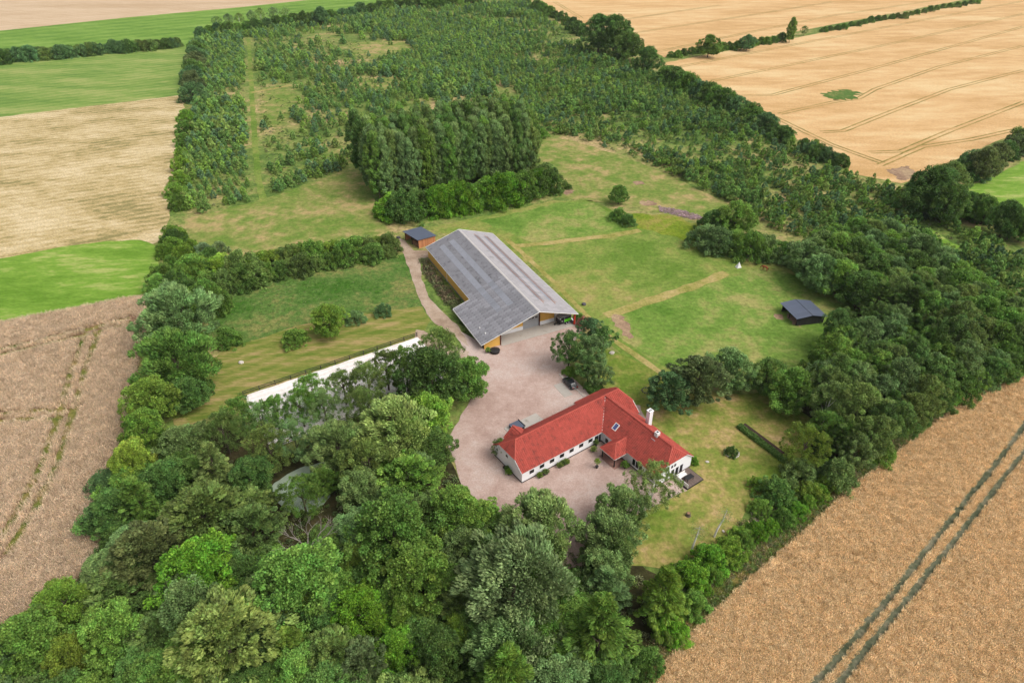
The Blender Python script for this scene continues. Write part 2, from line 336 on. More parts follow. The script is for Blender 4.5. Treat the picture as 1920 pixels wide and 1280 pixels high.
# arena: the fence line gives its long side
A0 = P(783, 632).xy; A1 = P(483, 734).xy; Ad = (A1-A0).normalized(); An = Vector((-Ad.y, Ad.x))
if An.y > 0: An = -An
AL, AW = (A1-A0).length+3.0, 20.0
ARENA = [A0, A0+Ad*AL, A0+Ad*AL+An*AW, A0+An*AW]
sheet('riding_arena', ARENA, .06, M['sand'], .1, step=2, world=True, **S)
# worn paths and bare spots
strip('worn_path', [(968, 462), (1060, 452), (1150, 441), (1200, 432)], 2.6, .06, M['dirt_path'], **S)
strip('worn_path', [(1135, 592), (1200, 570), (1290, 540), (1362, 512)], 3.2, .062, M['dirt_path'], **S)
strip('worn_path', [(950, 448), (985, 480), (1040, 530), (1100, 592), (1140, 630), (1190, 665), (1240, 700)], 1.6, .058, M['dirt_path'], **S)
strip('mown_path', [(466, 72), (470, 130), (472, 172), (477, 250), (484, 330), (494, 378)], 2.4, .03, M['paddock'], **S)
strip('mown_path', [(471, 174), (505, 168), (545, 160)], 3.0, .031, M['dirt_path'], **S)
strip('mown_path', [(494, 345), (560, 318), (640, 280), (690, 262)], 2.5, .032, M['dry'], **S)
strip('mown_path', [(1740, 430), (1775, 455), (1790, 460), (1760, 470)], 3.5, .033, M['lush'], **S)
for i, (q, n_) in enumerate([([(1150, 590), (1165, 592), (1180, 612), (1188, 632), (1178, 636), (1160, 615), (1148, 602)], 'bare_soil'),
             ([(1452, 588), (1466, 590), (1468, 600), (1455, 598)], 'bare_soil'), ([(1476, 588), (1500, 592), (1502, 614), (1486, 608)], 'bare_soil'),
             ([(1186, 342), (1204, 340), (1210, 346), (1192, 348)], 'sand_patch'), ([(1200, 378), (1226, 376), (1232, 384), (1208, 386)], 'sand_patch'),
             ([(1056, 352), (1072, 350), (1076, 362), (1060, 366)], 'sand_patch'), ([(1540, 175), (1580, 168), (1612, 174), (1600, 186), (1560, 188)], 'weed_patch'),
             ([(660, 80), (760, 76), (770, 92), (700, 112), (660, 105)], 'dry_clearing'), ([(490, 175), (540, 165), (560, 190), (530, 240), (488, 235)], 'dry_clearing'),
             ([(680, 150), (740, 140), (760, 160), (700, 175)], 'dry_clearing'), ([(1660, 318), (1705, 312), (1720, 330), (1690, 340)], 'bare_soil')]):
    sheet(n_, q, .07+.001*i, M[{'bare_soil': 'dirt', 'sand_patch': 'dirt', 'weed_patch': 'tussock', 'dry_clearing': 'dry'}[n_]], 2.2 if n_ in ('weed_patch', 'dry_clearing') else .8, step=1.6 if n_ in ('weed_patch', 'dry_clearing') else 1.0, seed=20+i, **S)
# pond under the trees
sheet('pond', [(500, 925), (515, 905), (540, 888), (575, 872), (610, 866), (625, 890), (620, 930), (590, 960), (540, 960)], .03, M['water'], .2, step=1.0, **S)
# tramlines in the crops
TR1 = [(1470, 1350), (1530, 1280), (1595, 1206), (1660, 1131), (1773, 987), (1880, 854), (1990, 700)]
TR2 = [(1520, 1345), (1573, 1280), (1635, 1205), (1690, 1137), (1800, 1001), (1913, 857), (2040, 690)]
strip('tramline', TR1, 1.35, .06, M['track_green'], wheat_o); strip('tramline', TR2, 1.35, .06, M['track_green'], wheat_o)
def tramlines(par, lines, z, mt, gap=2.2, wd=.7):
    for li, L in enumerate(lines):
        pts = [P(*p).xy for p in L]
        for s_ in (-1, 1):
            off = []
            for i, p in enumerate(pts):
                d = (pts[min(i+1, len(pts)-1)]-pts[max(i-1, 0)]).normalized(); off.append(p+Vector((-d.y, d.x))*s_*gap/2)
            strip('tramline', off, wd, z+.008*li+.004*(s_ > 0), mt, par, world=True)
tramlines(wf, [[(1262, 128), (1500, 82), (1920, 2)], [(1335, 152), (1500, 118), (1700, 76), (1920, 26)], [(1390, 180), (1450, 178), (1640, 128), (1920, 50)],
    [(1462, 214), (1560, 192), (1610, 185), (1640, 168), (1760, 126), (1920, 86)], [(1540, 248), (1580, 246), (1660, 214), (1780, 168), (1920, 132)],
    [(1630, 286), (1690, 284), (1780, 246), (1920, 192)], [(1650, 310), (1730, 275), (1820, 262), (1920, 240)],
    [(1262, 130), (1340, 172), (1440, 214), (1560, 272), (1655, 306)]], .045, M['track_pale'], 2.4, .8)
tramlines(wf2, [[(1040, 4), (1090, 34)], [(1230, 98), (1400, 62), (1560, 30), (1760, 0)], [(1190, 62), (1400, 30), (1560, 4)], [(1150, 40), (1350, 10)]], .035, M['track_pale'], 2.6, .9)
rp = bpy.data.objects['rape_field']
tramlines(rp, [[(-80, 690), (0, 662), (90, 640), (175, 620), (245, 602)], [(175, 622), (150, 690), (125, 780), (95, 870), (50, 960), (0, 1040)], [(-40, 790), (40, 780), (120, 780)]], .07, M['rape_track'], 2.8, 1.9)

# ------------------------------------------------------------------ vegetation prototypes (meshes shared by all copies)
def leaf_mesh(name, pos, axis, nrm, L, W, tone, hue, fold=0.0):
    """one folded rhombus per leaf spray"""
    n = len(pos); axis = axis/np.linalg.norm(axis, axis=1, keepdims=True)
    side = np.cross(nrm, axis); side /= (np.linalg.norm(side, axis=1, keepdims=True)+1e-9)
    up = np.cross(axis, side)
    L = np.broadcast_to(L, (n,))[:, None]; W = np.broadcast_to(W, (n,))[:, None]
    v = np.empty((n, 4, 3))
    v[:, 0] = pos - axis*L*.5; v[:, 2] = pos + axis*L*.5 - up*L*.12
    v[:, 1] = pos + side*W + up*W*fold; v[:, 3] = pos - side*W + up*W*fold
    me = bpy.data.meshes.new(name)
    me.vertices.add(4*n); me.loops.add(4*n); me.polygons.add(n)
    me.vertices.foreach_set('co', v.astype(np.float32).ravel())
    me.loops.foreach_set('vertex_index', np.arange(4*n, dtype=np.int32))
    me.polygons.foreach_set('loop_start', np.arange(0, 4*n, 4, dtype=np.int32))
    try: me.polygons.foreach_set('loop_total', np.full(n, 4, dtype=np.int32))
    except Exception: pass
    at = me.color_attributes.new('leaf', 'FLOAT_COLOR', 'POINT')
    col = np.ones((n, 4, 4), np.float32); col[:, :, 0] = tone[:, None]; col[:, :, 1] = hue[:, None]
    at.data.foreach_set('color', col.ravel())
    me.update(calc_edges=True); me.materials.append(M['leaf'])
    return me
def unit(a): return a/(np.linalg.norm(a, axis=1, keepdims=True)+1e-9)
def crown(name, seed, prof, hgt, nc, nl, cr, L, W, wind=(0, 0, 0), spray=.6, up=.35, flat=1.0, inner=.35, lobes=.22, tmin=.02, dens_top=1.0, jit=.35):
    """crown of radius about 1 and height hgt, z from 0: nc clumps of nl leaf sprays each"""
    g = np.random.default_rng(seed)
    t = tmin + (1-tmin)*g.random(nc)**dens_top; a = g.random(nc)*2*np.pi
    rad = prof(t)
    ph = g.random(6)*6.28; am = g.normal(0, lobes/1.6, 6)
    lob = np.clip(1 + sum(am[k]*np.sin((k % 3+2)*a + ph[k] + t*(3+k)) for k in range(6)), .68, 1.2)
    fr = np.where(g.random(nc) < inner, g.random(nc)**.6*.8, .76+.34*g.random(nc))
    R = rad*lob*fr
    c = np.stack([R*np.cos(a), R*np.sin(a), t*hgt], 1)
    out = np.stack([np.cos(a)*fr, np.sin(a)*fr, up + (t-.45)*1.5], 1); out = unit(out)
    crr = cr*(.45+1.0*g.random(nc))
    ctone = g.normal(.5, .16, nc); chue = g.normal(.5, .2, nc)
    idx = np.repeat(np.arange(nc), nl); n = len(idx)
    d = unit(g.normal(0, 1, (n, 3)) + out[idx]*1.1)
    d[:, 2] *= flat
    pos = c[idx] + d*(crr[idx]*(.45+.6*g.random(n)))[:, None]
    wv = np.array(wind)
    axis = unit(out[idx]*spray + d*.5 + wv + g.normal(0, jit, (n, 3)))
    nrm = unit(d*1.15 + np.array([0, 0, .5]) + g.normal(0, .32, (n, 3)))
    tone = np.clip(ctone[idx] + g.normal(0, .2, n), 0, 1); hue = np.clip(chue[idx] + g.normal(0, .22, n), 0, 1)
    s = .6+.8*g.random(n)
    pos[:, 2] = np.maximum(pos[:, 2], 0.01)
    return leaf_mesh(name, pos, axis, nrm, L*s, W*s, tone, hue, .25)
dome = lambda p=.75: (lambda t: np.sin(np.pi*np.clip(t, 0, 1)**p)**.62)
cone = lambda t: np.clip(1.03-t, .03, 1)**.85*np.clip(t*9, .3, 1)
col = lambda t: np.sin(np.pi*np.clip(t*.93+.05, 0, 1)**.8)**.75
hemi = lambda t: np.sqrt(np.clip(1-t**2.2, 0.02, 1))
WIND = (-.35, .25, .25)
CR = {
 'maple':  [crown('crown', 11+i, dome(), 1.75, 210, 150, .19, .056, .024, spray=.5, lobes=.28) for i in range(3)],
 'willow': [crown('crown', 21+i, dome(.8), 1.8, 230, 130, .17, .082, .017, wind=WIND, spray=.75, jit=.25) for i in range(3)],
 'beech':  [crown('crown', 31+i, dome(.7), 1.6, 230, 105, .15, .085, .022, spray=1.0, flat=.5, up=.2, jit=.28) for i in range(2)],
 'airy':   [crown('crown', 41+i, dome(.8), 2.0, 170, 95, .16, .055, .016, wind=(-.15, .1, .3), spray=.6, inner=.3, lobes=.28) for i in range(3)],
 'pine':   [crown('crown', 51+i, dome(.9), 1.9, 150, 130, .18, .070, .017, spray=.5, up=.9, jit=.6, lobes=.25) for i in range(3)],
 'spruce': [crown('crown', 61+i, cone, 2.7, 300, 120, .14, .09, .015, spray=1.3, flat=.35, up=-.1, jit=.22, inner=.3, dens_top=1.5) for i in range(2)],
 'poplar': [crown('crown', 71+i, col, 5.2, 200, 90, .30, .19, .036, wind=(-.55, .35, .6), spray=.5, jit=.22, lobes=.3) for i in range(3)],
 'bush':   [crown('crown', 81+i, hemi, 1.35, 130, 130, .21, .070, .028, spray=.5, up=.5) for i in range(3)],
 'silver': [crown('crown', 91, hemi, 1.5, 80, 90, .22, .16, .022, wind=(-.4, .2, .4), spray=.6, jit=.25)],
}
def trunk_mesh(name, seed, mat, lim=6, r=.045, spread=.35, top=1.0):
    g = random.Random(seed); b = MB()
    pts = [(0, 0, -.02), (g.uniform(-.01, .01), g.uniform(-.01, .01), .3), (g.uniform(-.03, .03), g.uniform(-.03, .03), .65), (g.uniform(-.05, .05), g.uniform(-.05, .05), top)]
    b.tube(pts, [r*1.25, r, r*.65, r*.15], 7)
    for i in range(lim):
        an = 6.28*i/lim+g.uniform(-.4, .4); z0 = g.uniform(.3, .65); q = spread*g.uniform(.6, 1.1)
        b.tube([(0, 0, z0), (q*.5*math.cos(an), q*.5*math.sin(an), z0+.14), (q*math.cos(an), q*math.sin(an), z0+.3)], [r*.5, r*.32, r*.08], 5)
    me = b.mesh(name); me.materials.append(mat); return me
TRUNK = [trunk_mesh('trunk', i, M['bark']) for i in range(3)]
BTRUNK = trunk_mesh('trunk', 9, M['birch_bark'], 5, .03)
def sapling(seed, prof, hgt, nc, nl, L, W, wind): return crown('crown', seed, prof, hgt, nc, nl, .26, L, W, wind=wind, spray=.7, jit=.3, up=.3)
SAP = [sapling(101, cone, 2.2, 34, 34, .30, .075, (-.4, .25, .5)), sapling(102, dome(.65), 1.9, 32, 34, .30, .08, (-.4, .25, .5)),
       sapling(103, cone, 2.6, 36, 32, .32, .07, (-.45, .3, .5)), sapling(104, hemi, 1.5, 28, 36, .28, .09, (-.1, .1, .2))]
ASPECT = {'maple': 1.75, 'willow': 1.8, 'beech': 1.6, 'airy': 2.0, 'pine': 1.9, 'spruce': 2.7, 'poplar': 5.2, 'bush': 1.35, 'silver': 1.5}
CB = {'maple': .22, 'willow': .2, 'beech': .25, 'airy': .3, 'pine': .4, 'spruce': .05, 'poplar': .15, 'bush': 0.0, 'silver': 0.02}     # bare height / crown height
NAME = {'maple': 'broadleaf_tree', 'willow': 'willow_tree', 'beech': 'beech_tree', 'airy': 'slender_tree', 'pine': 'pine_tree', 'spruce': 'conifer_tree', 'poplar': 'poplar_tree', 'bush': 'bush', 'silver': 'silver_bush'}
CATG = {'bush': 'bush', 'silver': 'bush'}
G_ = dict(mid=(0.152, 0.271, 0.046), bright=(0.136, 0.286, 0.026), yel=(0.200, 0.293, 0.042), olive=(0.158, 0.233, 0.057), dark=(0.108, 0.198, 0.042), grey=(0.179, 0.279, 0.089),
          blue=(0.121, 0.229, 0.081), pale=(0.219, 0.312, 0.093), brown=(0.149, 0.196, 0.067), rust=(.36, .16, .10), silver=(0.205, 0.302, 0.123), lime=(0.176, 0.300, 0.040), pine=(0.113, 0.203, 0.048), gold=(0.211, 0.274, 0.067))
TREES = []      # (x, y, R) of everything tall, for spacing the fill
_tn = [0]
def tree_at(kind, x, y, R, tint, label, group=None, hs=1.0, z0=0.0, name=None):
    _tn[0] += 1; k = _tn[0]; rg = random.Random(k*13+5)
    vs = CR[kind]; me = vs[rg.randrange(len(vs))]
    Hs = R*hs; Hc = ASPECT[kind]*Hs; cb = CB[kind]*Hc; ry = rg.uniform(0, 6.28) if kind not in ('poplar', 'willow', 'silver') else rg.uniform(-.5, .5)
    e = empty(name or NAME[kind], (x, y, z0), ry, label, CATG.get(kind, 'tree'), group)
    bk = rg.uniform(.85, 1.15); wm = rg.uniform(.93, 1.07); tc_ = G_[tint] if isinstance(tint, str) else tint; c = (tc_[0]*bk*wm, tc_[1]*bk, tc_[2]*bk/wm)
    inst('trunk', BTRUNK if kind == 'airy' and tint == 'pale' else TRUNK[k % 3], e, (0, 0, 0), (0, 0, 0), (R*1.05, R*1.05, cb+Hc*.8))
    inst('crown', me, e, (0, 0, cb), (0, 0, 0), (R, R*rg.uniform(.9, 1.1), Hs), c)
    TREES.append((x, y, R)); return e
def tree(kind, px, py, r, tint, label, group=None, hs=1.0, name=None):
    """crown centre pixel and radius in pixels; the crown's height above ground follows from its own size"""
    R = r*200/CF
    for _ in range(6):
        hc = R*hs*ASPECT[kind]*(CB[kind]+.5); p = P(px, py, hc); R = r*depth(p)/CF
    return tree_at(kind, p.x, p.y, R, tint, label, group, hs, name=name)
ORD = ['first', 'second', 'third', 'fourth', 'fifth', 'sixth', 'seventh', 'eighth', 'ninth', 'tenth', 'eleventh', 'twelfth', 'thirteenth', 'fourteenth', 'fifteenth', 'sixteenth',
       'seventeenth', 'eighteenth', 'nineteenth', 'twentieth', 'twenty-first', 'twenty-second', 'twenty-third', 'twenty-fourth', 'twenty-fifth', 'twenty-sixth', 'twenty-seventh', 'twenty-eighth', 'twenty-ninth', 'thirtieth']
def hedge(pts, n, r, kind, tints, text, group, r1=None, jit=3, hs=1.0, seed=0):
    """a row of single bushes or trees along a polyline of crown-centre pixels; text has {o} for the ordinal"""
    rg = random.Random(seed+n); L = [0]
    for i in range(len(pts)-1): L.append(L[-1]+math.dist(pts[i], pts[i+1]))
    for i in range(n):
        s = L[-1]*(i+.5)/n; j = max(k for k in range(len(pts)-1) if L[k] <= s+1e-6); f = (s-L[j])/(L[j+1]-L[j])
        x = pts[j][0]+(pts[j+1][0]-pts[j][0])*f; y = pts[j][1]+(pts[j+1][1]-pts[j][1])*f
        rr = (r+(r1-r)*(i/max(1, n-1)) if r1 else r)*rg.uniform(.82, 1.2)
        kd = kind if isinstance(kind, str) else rg.choice(kind)
        tree(kd, x+rg.uniform(-jit, jit), y+rg.uniform(-jit, jit)*.6, rr, rg.choice(tints), text.format(o=ORD[i] if i < 30 else 'next'), group, hs*rg.uniform(.85, 1.15))

# ---- single trees one can tell apart: (kind, px, py, r, tint, label)
T = [
 # west boundary
 ('willow', 333, 582, 60, 'grey', 'large grey-green wind-blown willow on the field boundary left of the paddock'),
 ('willow', 327, 668, 66, 'mid', 'big round willow standing just below the grey-green willow beside the brown field'),
 ('maple', 352, 735, 34, 'dark', 'small dark broadleaf tree below the round willow on the field boundary'),
 ('bush', 427, 632, 25, 'mid', 'pointed green shrub at the corner of the tussocky west paddock', None),
 ('maple', 281, 745, 46, 'yel', 'upper of three yellow-green broadleaf trees along the brown field edge'),
 ('maple', 270, 806, 46, 'lime', 'middle of three yellow-green broadleaf trees along the brown field edge'),
 ('maple', 247, 862, 44, 'yel', 'lowest of three yellow-green broadleaf trees along the brown field edge'),
 ('maple', 307, 900, 46, 'dark', 'dark green broadleaf tree between the yellow-green boundary trees and the pond'),
 ('spruce', 400, 872, 46, 'pale', 'feathery pale green conifer left of the pond'),
 ('spruce', 262, 940, 50, 'mid', 'feathery mid-green conifer near the brown field edge'),
 ('bush', 205, 905, 34, 'blue', 'blue-green shrub on the edge of the brown field'),
 ('bush', 188, 965, 34, 'blue', 'dark blue-green shrub jutting into the brown field edge'),
 # trees round the arena
 ('airy', 417, 804, 41, 'olive', 'olive open-crowned tree at the far left end of the sand arena'),
 ('airy', 487, 778, 30, 'grey', 'leftmost airy tree standing against the white arena'),
 ('airy', 516, 770, 32, 'mid', 'second airy tree from the left against the white arena'),
 ('airy', 562, 757, 37, 'mid', 'third airy tree from the left against the white arena'),
 ('airy', 606, 756, 34, 'grey', 'fourth airy tree from the left against the white arena'),
 ('airy', 643, 720, 32, 'olive', 'fifth airy tree from the left against the white arena'),
 ('airy', 690, 718, 43, 'olive', 'broad olive airy tree in the middle of the arena edge'),
 ('airy', 684, 762, 43, 'olive', 'olive airy tree just in front of the middle of the arena edge'),
 ('airy', 761, 684, 41, 'mid', 'airy green tree at the barn end of the sand arena'),
 ('airy', 824, 650, 43, 'olive', 'thin-leaved olive tree beside the gravel path near the barn corner'),
 ('airy', 503, 834, 48, 'olive', 'olive tree left of the gap showing arena sand'),
 ('airy', 552, 818, 39, 'grey', 'grey-olive tree beside the gap showing arena sand'),
 ('maple', 808, 705, 62, 'dark', 'large dark green oak-like tree at the left edge of the gravel yard'),
 ('maple', 876, 704, 40, 'mid', 'rounded green tree overhanging the gravel yard below the barn'),
 ('maple', 800, 774, 46, 'lime', 'bright leafy tree on the yard edge below the dark oak'),
 ('willow', 742, 800, 68, 'pale', 'big pale silvery-green willow left of the gravel yard'),
 ('willow', 632, 828, 54, 'pale', 'pale green willow beside the arena gap, left of the biggest pale willow'),
 ('airy', 690, 862, 50, 'olive', 'olive tree in front of the two pale willows'),
 ('beech', 768, 890, 56, 'mid', 'green beech bordering the gravel yard left of the red-roofed house'),
 ('maple', 680, 915, 46, 'grey', 'grey-green tree right of the pond'),
 ('airy', 566, 926, 42, 'mid', 'green tree leaning over the near side of the pond'),
 ('airy', 618, 896, 22, 'mid', 'small tree at the right end of the pond'),
 ('maple', 470, 890, 42, 'dark', 'dark tree at the left end of the pond'),
 ('maple', 604, 898, 28, 'mid', 'small round tree over the right half of the pond'),
 ('airy', 452, 772, 36, 'mid', 'airy tree just beyond the left end of the white arena'),
 ('airy', 586, 728, 34, 'mid', 'airy tree rising behind the others in the middle of the arena edge'),
 ('airy', 724, 688, 36, 'olive', 'airy olive tree between the two largest trees of the arena edge'),
 # south wood
 ('beech', 385, 962, 74, 'olive', 'wide olive beech below the feathery pale conifer'),
 ('beech', 468, 985, 58, 'olive', 'olive beech with upswept sprays, left of the bare dead tree'),
 ('beech', 278, 1034, 74, 'brown', 'brownish olive beech near the brown field'),
 ('maple', 373, 1066, 72, 'bright', 'bright green broadleaf tree standing out in the south wood'),
 ('maple', 357, 1128, 62, 'grey', 'grey-green broadleaf tree just below the bright green one'),
 ('beech', 418, 1190, 92, 'gold', 'large golden-olive beech at the bottom of the picture'),
 ('beech', 290, 1182, 46, 'olive', 'small olive beech left of the large golden one'),
 ('maple', 207, 1182, 60, 'mid', 'mid-green broadleaf tree in the lower left of the south wood'),
 ('maple', 118, 1128, 50, 'lime', 'lime green broadleaf tree at the corner of the brown field'),
 ('maple', 50, 1204, 66, 'mid', 'green broadleaf tree at the left picture edge below the brown field'),
 ('maple', 130, 1225, 48, 'yel', 'yellow-green broadleaf tree near the lower left corner'),
 ('maple', 560, 1085, 82, 'mid', 'broad mid-green tree below the bare dead tree'),
 ('maple', 548, 1130, 40, 'yel', 'small yellow-green crown in front of the broad mid-green tree'),
 ('spruce', 545, 1206, 42, 'yel', 'small yellow-green conifer right of the golden beech'),
 ('beech', 625, 1222, 60, 'olive', 'olive beech at the bottom edge right of the yellow-green conifer'),
 ('maple', 737, 992, 76, 'mid', 'broad mid-green oak-like tree above the bright maples in the south wood'),
 ('maple', 862, 960, 56, 'mid', 'green tree with light top bordering the lower end of the gravel yard'),
 ('willow', 1016, 984, 66, 'pale', 'round willow standing at the lower end of the gravel yard'),
 ('willow', 962, 1086, 104, 'silver', 'largest silvery-green willow at the bottom centre'),
 ('willow', 948, 1206, 74, 'grey', 'grey-green willow just below the largest silvery one'),
 ('maple', 775, 1078, 72, 'mid', 'round green maple left of the largest willow'),
 ('maple', 668, 1056, 36, 'yel', 'small yellow-green tree between two round green maples'),
 ('maple', 674, 1146, 58, 'bright', 'fresh green tree below the small yellow-green one'),
 ('maple', 757, 1145, 44, 'lime', 'bright lime crown below the round green maple'),
 ('maple', 745, 1216, 46, 'bright', 'bright green tree near the bottom edge left of the grey willow'),
 ('maple', 828, 1232, 56, 'dark', 'dark green tree at the bottom edge left of the grey willow'),
 ('maple', 858, 1176, 36, 'lime', 'small light crown squeezed beside the grey willow'),
 ('beech', 676, 1242, 58, 'brown', 'brownish olive tree at the bottom edge'),
 ('spruce', 1125, 1176, 80, 'mid', 'tall feathery green conifer right of the largest willow'),
 ('spruce', 1135, 1100, 46, 'grey', 'grey-green conifer top behind the tall feathery conifer'),
 ('spruce', 1246, 1110, 58, 'lime', 'bright light green conifer by the garden lawn'),
 ('spruce', 950, 1270, 76, 'lime', 'bright green conifer cut by the bottom edge'),
 ('willow', 1146, 1008, 56, 'grey', 'grey fine-leaved tree along the drive, middle of the row of three'),
 ('maple', 1134, 1064, 48, 'grey', 'grey fine-leaved tree along the drive, lowest of the row of three'),
 ('willow', 1166, 950, 48, 'grey', 'grey fine-leaved tree along the drive, uppermost of the row of three'),
 ('airy', 1226, 904, 48, 'pale', 'spreading thin-leaved tree covering the corner of the red-roofed house'),
 ('airy', 938, 836, 16, 'olive', 'small slender tree against the white gable of the house'),
 # yard pines and conifers near the house
 ('pine', 1068, 648, 32, 'pine', 'dark pine at the yard edge in front of the horse trailer'),
 ('pine', 1108, 618, 26, 'blue', 'bluish pine nearest the dirt path beside the barn'),
 ('pine', 1112, 655, 32, 'grey', 'grey-green pine in the middle of the yard clump'),
 ('pine', 1132, 632, 24, 'dark', 'dark narrow pine on the paddock side of the yard clump'),
 ('pine', 1104, 686, 24, 'pine', 'low dark pine beside the parked black car'),
 ('pine', 1124, 700, 24, 'grey', 'grey-green pine nearest the red roof in the yard clump'),
 ('bush', 1116, 722, 18, 'dark', 'dark shrub between the black car and the red roof'),
 ('bush', 1068, 695, 12, 'lime', 'small light green bush on the stone border behind the black car'),
 ('bush', 1098, 604, 14, 'rust', 'red-leaved shrub beside the red barn post'),
 ('bush', 1086, 594, 10, 'mid', 'small green shrub between the red-leaved shrub and the barn'),
 ('beech', 1312, 706, 54, 'brown', 'big brown-green conifer-like tree behind the house chimney'),
 ('beech', 1254, 728, 44, 'blue', 'blue-green tree nearest the house chimney'),
 ('maple', 1372, 690, 44, 'grey', 'dark grey-green round tree beside the brown one'),
 ('maple', 1440, 700, 36, 'dark', 'dark tree on the paddock side of the back garden'),
 ('maple', 1487, 726, 46, 'mid', 'leafy green tree at the upper end of the back garden'),
 ('airy', 1556, 752, 46, 'pale', 'pale tree with visible limbs at the edge of the back garden'),
 ('airy', 1512, 830, 42, 'yel', 'yellow-green fruit tree at the end of the garden hedge'),
 ('airy', 1548, 800, 36, 'mid', 'green tree right above the yellow-green fruit tree'),
 ('bush', 1500, 880, 30, 'grey', 'grey-green garden bush below the yellow-green fruit tree'),
 ('bush', 1552, 880, 26, 'grey', 'grey-green bush near the wheat edge'),
 ('bush', 1456, 920, 34, 'dark', 'dark green bush in the garden shrub border'),
 ('bush', 1480, 912, 20, 'olive', 'small olive bush inside the garden shrub border'),
 ('bush', 1520, 920, 24, 'yel', 'yellow-green bush at the wheat side of the shrub border'),
 ('bush', 1428, 950, 20, 'mid', 'low green bush at the lawn side of the shrub border'),
 ('bush', 1420, 905, 16, 'lime', 'bright low bush at the top of the shrub border'),
 ('bush', 1330, 1046, 34, 'bright', 'bright green thicket bush below the two white birches'),
 ('bush', 1370, 1030, 30, 'lime', 'light green thicket bush right of the two white birches'),
 ('bush', 1290, 1080, 36, 'bright', 'bright bush between thicket and bright conifer'),
 ('bush', 1300, 1130, 30, 'mid', 'green bush on the wheat side of the bright conifer'),
 ('bush', 1262, 1180, 32, 'bright', 'bright green bush at the wheat edge near the bottom'),
 ('bush', 1212, 1240, 34, 'mid', 'green bush at the wheat edge by the bottom border'),
 ('bush', 1372, 845, 12, 'dark', 'single dark bush in a white stone ring on the lawn'),
 ('bush', 940, 970, 14, 'dark', 'small dark bush at the lower end of the gravel yard'),
 # paddock singles
 ('maple', 614, 596, 31, 'lime', 'bright green round tree, largest on the west paddock'),
 ('bush', 665, 594, 17, 'grey', 'flowering grey-green bush right of the bright round paddock tree'),
 ('bush', 718, 580, 16, 'blue', 'blue-green round bush nearest the path on the west paddock'),
 ('bush', 553, 632, 22, 'mid', 'green bush left of the bright round paddock tree'),
 ('maple', 1161, 362, 18, 'mid', 'lone upright tree at the foot of the dry meadow'),
 ('bush', 1160, 402, 16, 'mid', 'left half of the dark bush pair beside the marsh'),
 ('bush', 1178, 412, 15, 'dark', 'right half of the dark bush pair beside the marsh'),
 ('bush', 1342, 416, 30, 'dark', 'dark rounded bush at the right end of the marsh'),
 ('maple', 1382, 404, 32, 'mid', 'green tree just right of the dark rounded marsh bush'),
 ('bush', 1066, 350, 7, 'dark', 'tiny dark bush beside a sandy spot in the dry meadow'),
 ('bush', 1016, 250, 13, 'mid', 'round bush at the upper corner of the dry meadow'),
 # far single trees
 ('maple', 601, 27, 15, 'blue', 'round dark tree standing above the far plantation hedge'),
 ('maple', 1330, 84, 19, 'mid', 'leftmost round tree in the hedge between the wheat fields'),
 ('maple', 1402, 78, 14, 'blue', 'second round tree in the hedge between the wheat fields'),
 ('poplar', 1485, 54, 8, 'mid', 'tall upright tree in the hedge between the wheat fields'),
 ('airy', 1509, 56, 7, 'olive', 'small thin tree right of the tall upright hedge tree'),
 ('maple', 1124, 58, 32, 'dark', 'leftmost crown of the tall dark tree group at the wheat corner'),
 ('maple', 1152, 62, 34, 'dark', 'middle crown of the tall dark tree group at the wheat corner'),
 ('maple', 1178, 82, 26, 'dark', 'rightmost crown of the tall dark tree group at the wheat corner'),
 ('maple', 1216, 108, 22, 'dark', 'round dark tree right below the tall group at the wheat corner'),
 ('bush', 1528, 268, 9, 'mid', 'small round tree beside the wheat field track'),
 ('maple', 1750, 352, 46, 'dark', 'large dark tree at the corner where two hedges meet'),
]
for k in T: tree(k[0], k[1], k[2]+k[3]*.05, k[3]*.97, k[4], k[5], hs=.94)
# ---- hedges
hedge([(322, 432), (330, 470)], 2, 24, 'bush', ['yel', 'lime'], '{o} light green bush from the top of the west boundary row', 'west boundary bushes', seed=1)
hedge([(310, 505), (300, 545), (352, 548), (385, 560)], 5, 27, 'bush', ['mid', 'grey', 'dark'], '{o} bush at the left foot of the hedge west of the barn', 'bushes at hedge foot', seed=2)
hedge([(345, 500), (420, 503), (480, 492), (560, 478), (640, 470), (735, 455)], 20, 28, 'bush', ['mid', 'yel', 'olive', 'lime'], '{o} bush from the left in the upper row of the hedge west of the barn', 'hedge west of the barn', r1=22, seed=3)
hedge([(380, 535), (430, 528), (500, 510), (600, 490), (735, 468)], 16, 26, 'bush', ['mid', 'dark', 'olive'], '{o} bush from the left in the lower row of the hedge west of the barn', 'hedge west of the barn', r1=18, seed=4)
tree('silver', 383, 470, 17, 'silver', 'left of two silvery bushes behind the hedge west of the barn', 'silvery bushes'); tree('silver', 412, 466, 15, 'silver', 'right of two silvery bushes behind the hedge west of the barn', 'silvery bushes')
hedge([(0, 106), (90, 100), (180, 92), (260, 86), (338, 80)], 29, 15, 'bush', ['dark', 'blue', 'olive'], '{o} bush from the left in the dark hedge between the far green fields', 'hedge between the far green fields', r1=10, seed=5)
hedge([(365, 62), (440, 52), (520, 42), (610, 30), (700, 14), (800, 4), (900, -4)], 30, 13, 'bush', ['dark', 'blue', 'mid'], '{o} bush from the left in the hedge along the far end of the plantation', 'hedge at the far end of the plantation', seed=6)
hedge([(370, 78), (365, 110), (360, 150), (362, 178)], 10, 16, 'bush', ['dark', 'blue', 'brown'], '{o} dark bush from the top of the plantation left edge', 'dark bushes on the plantation left edge', r1=20, seed=7)
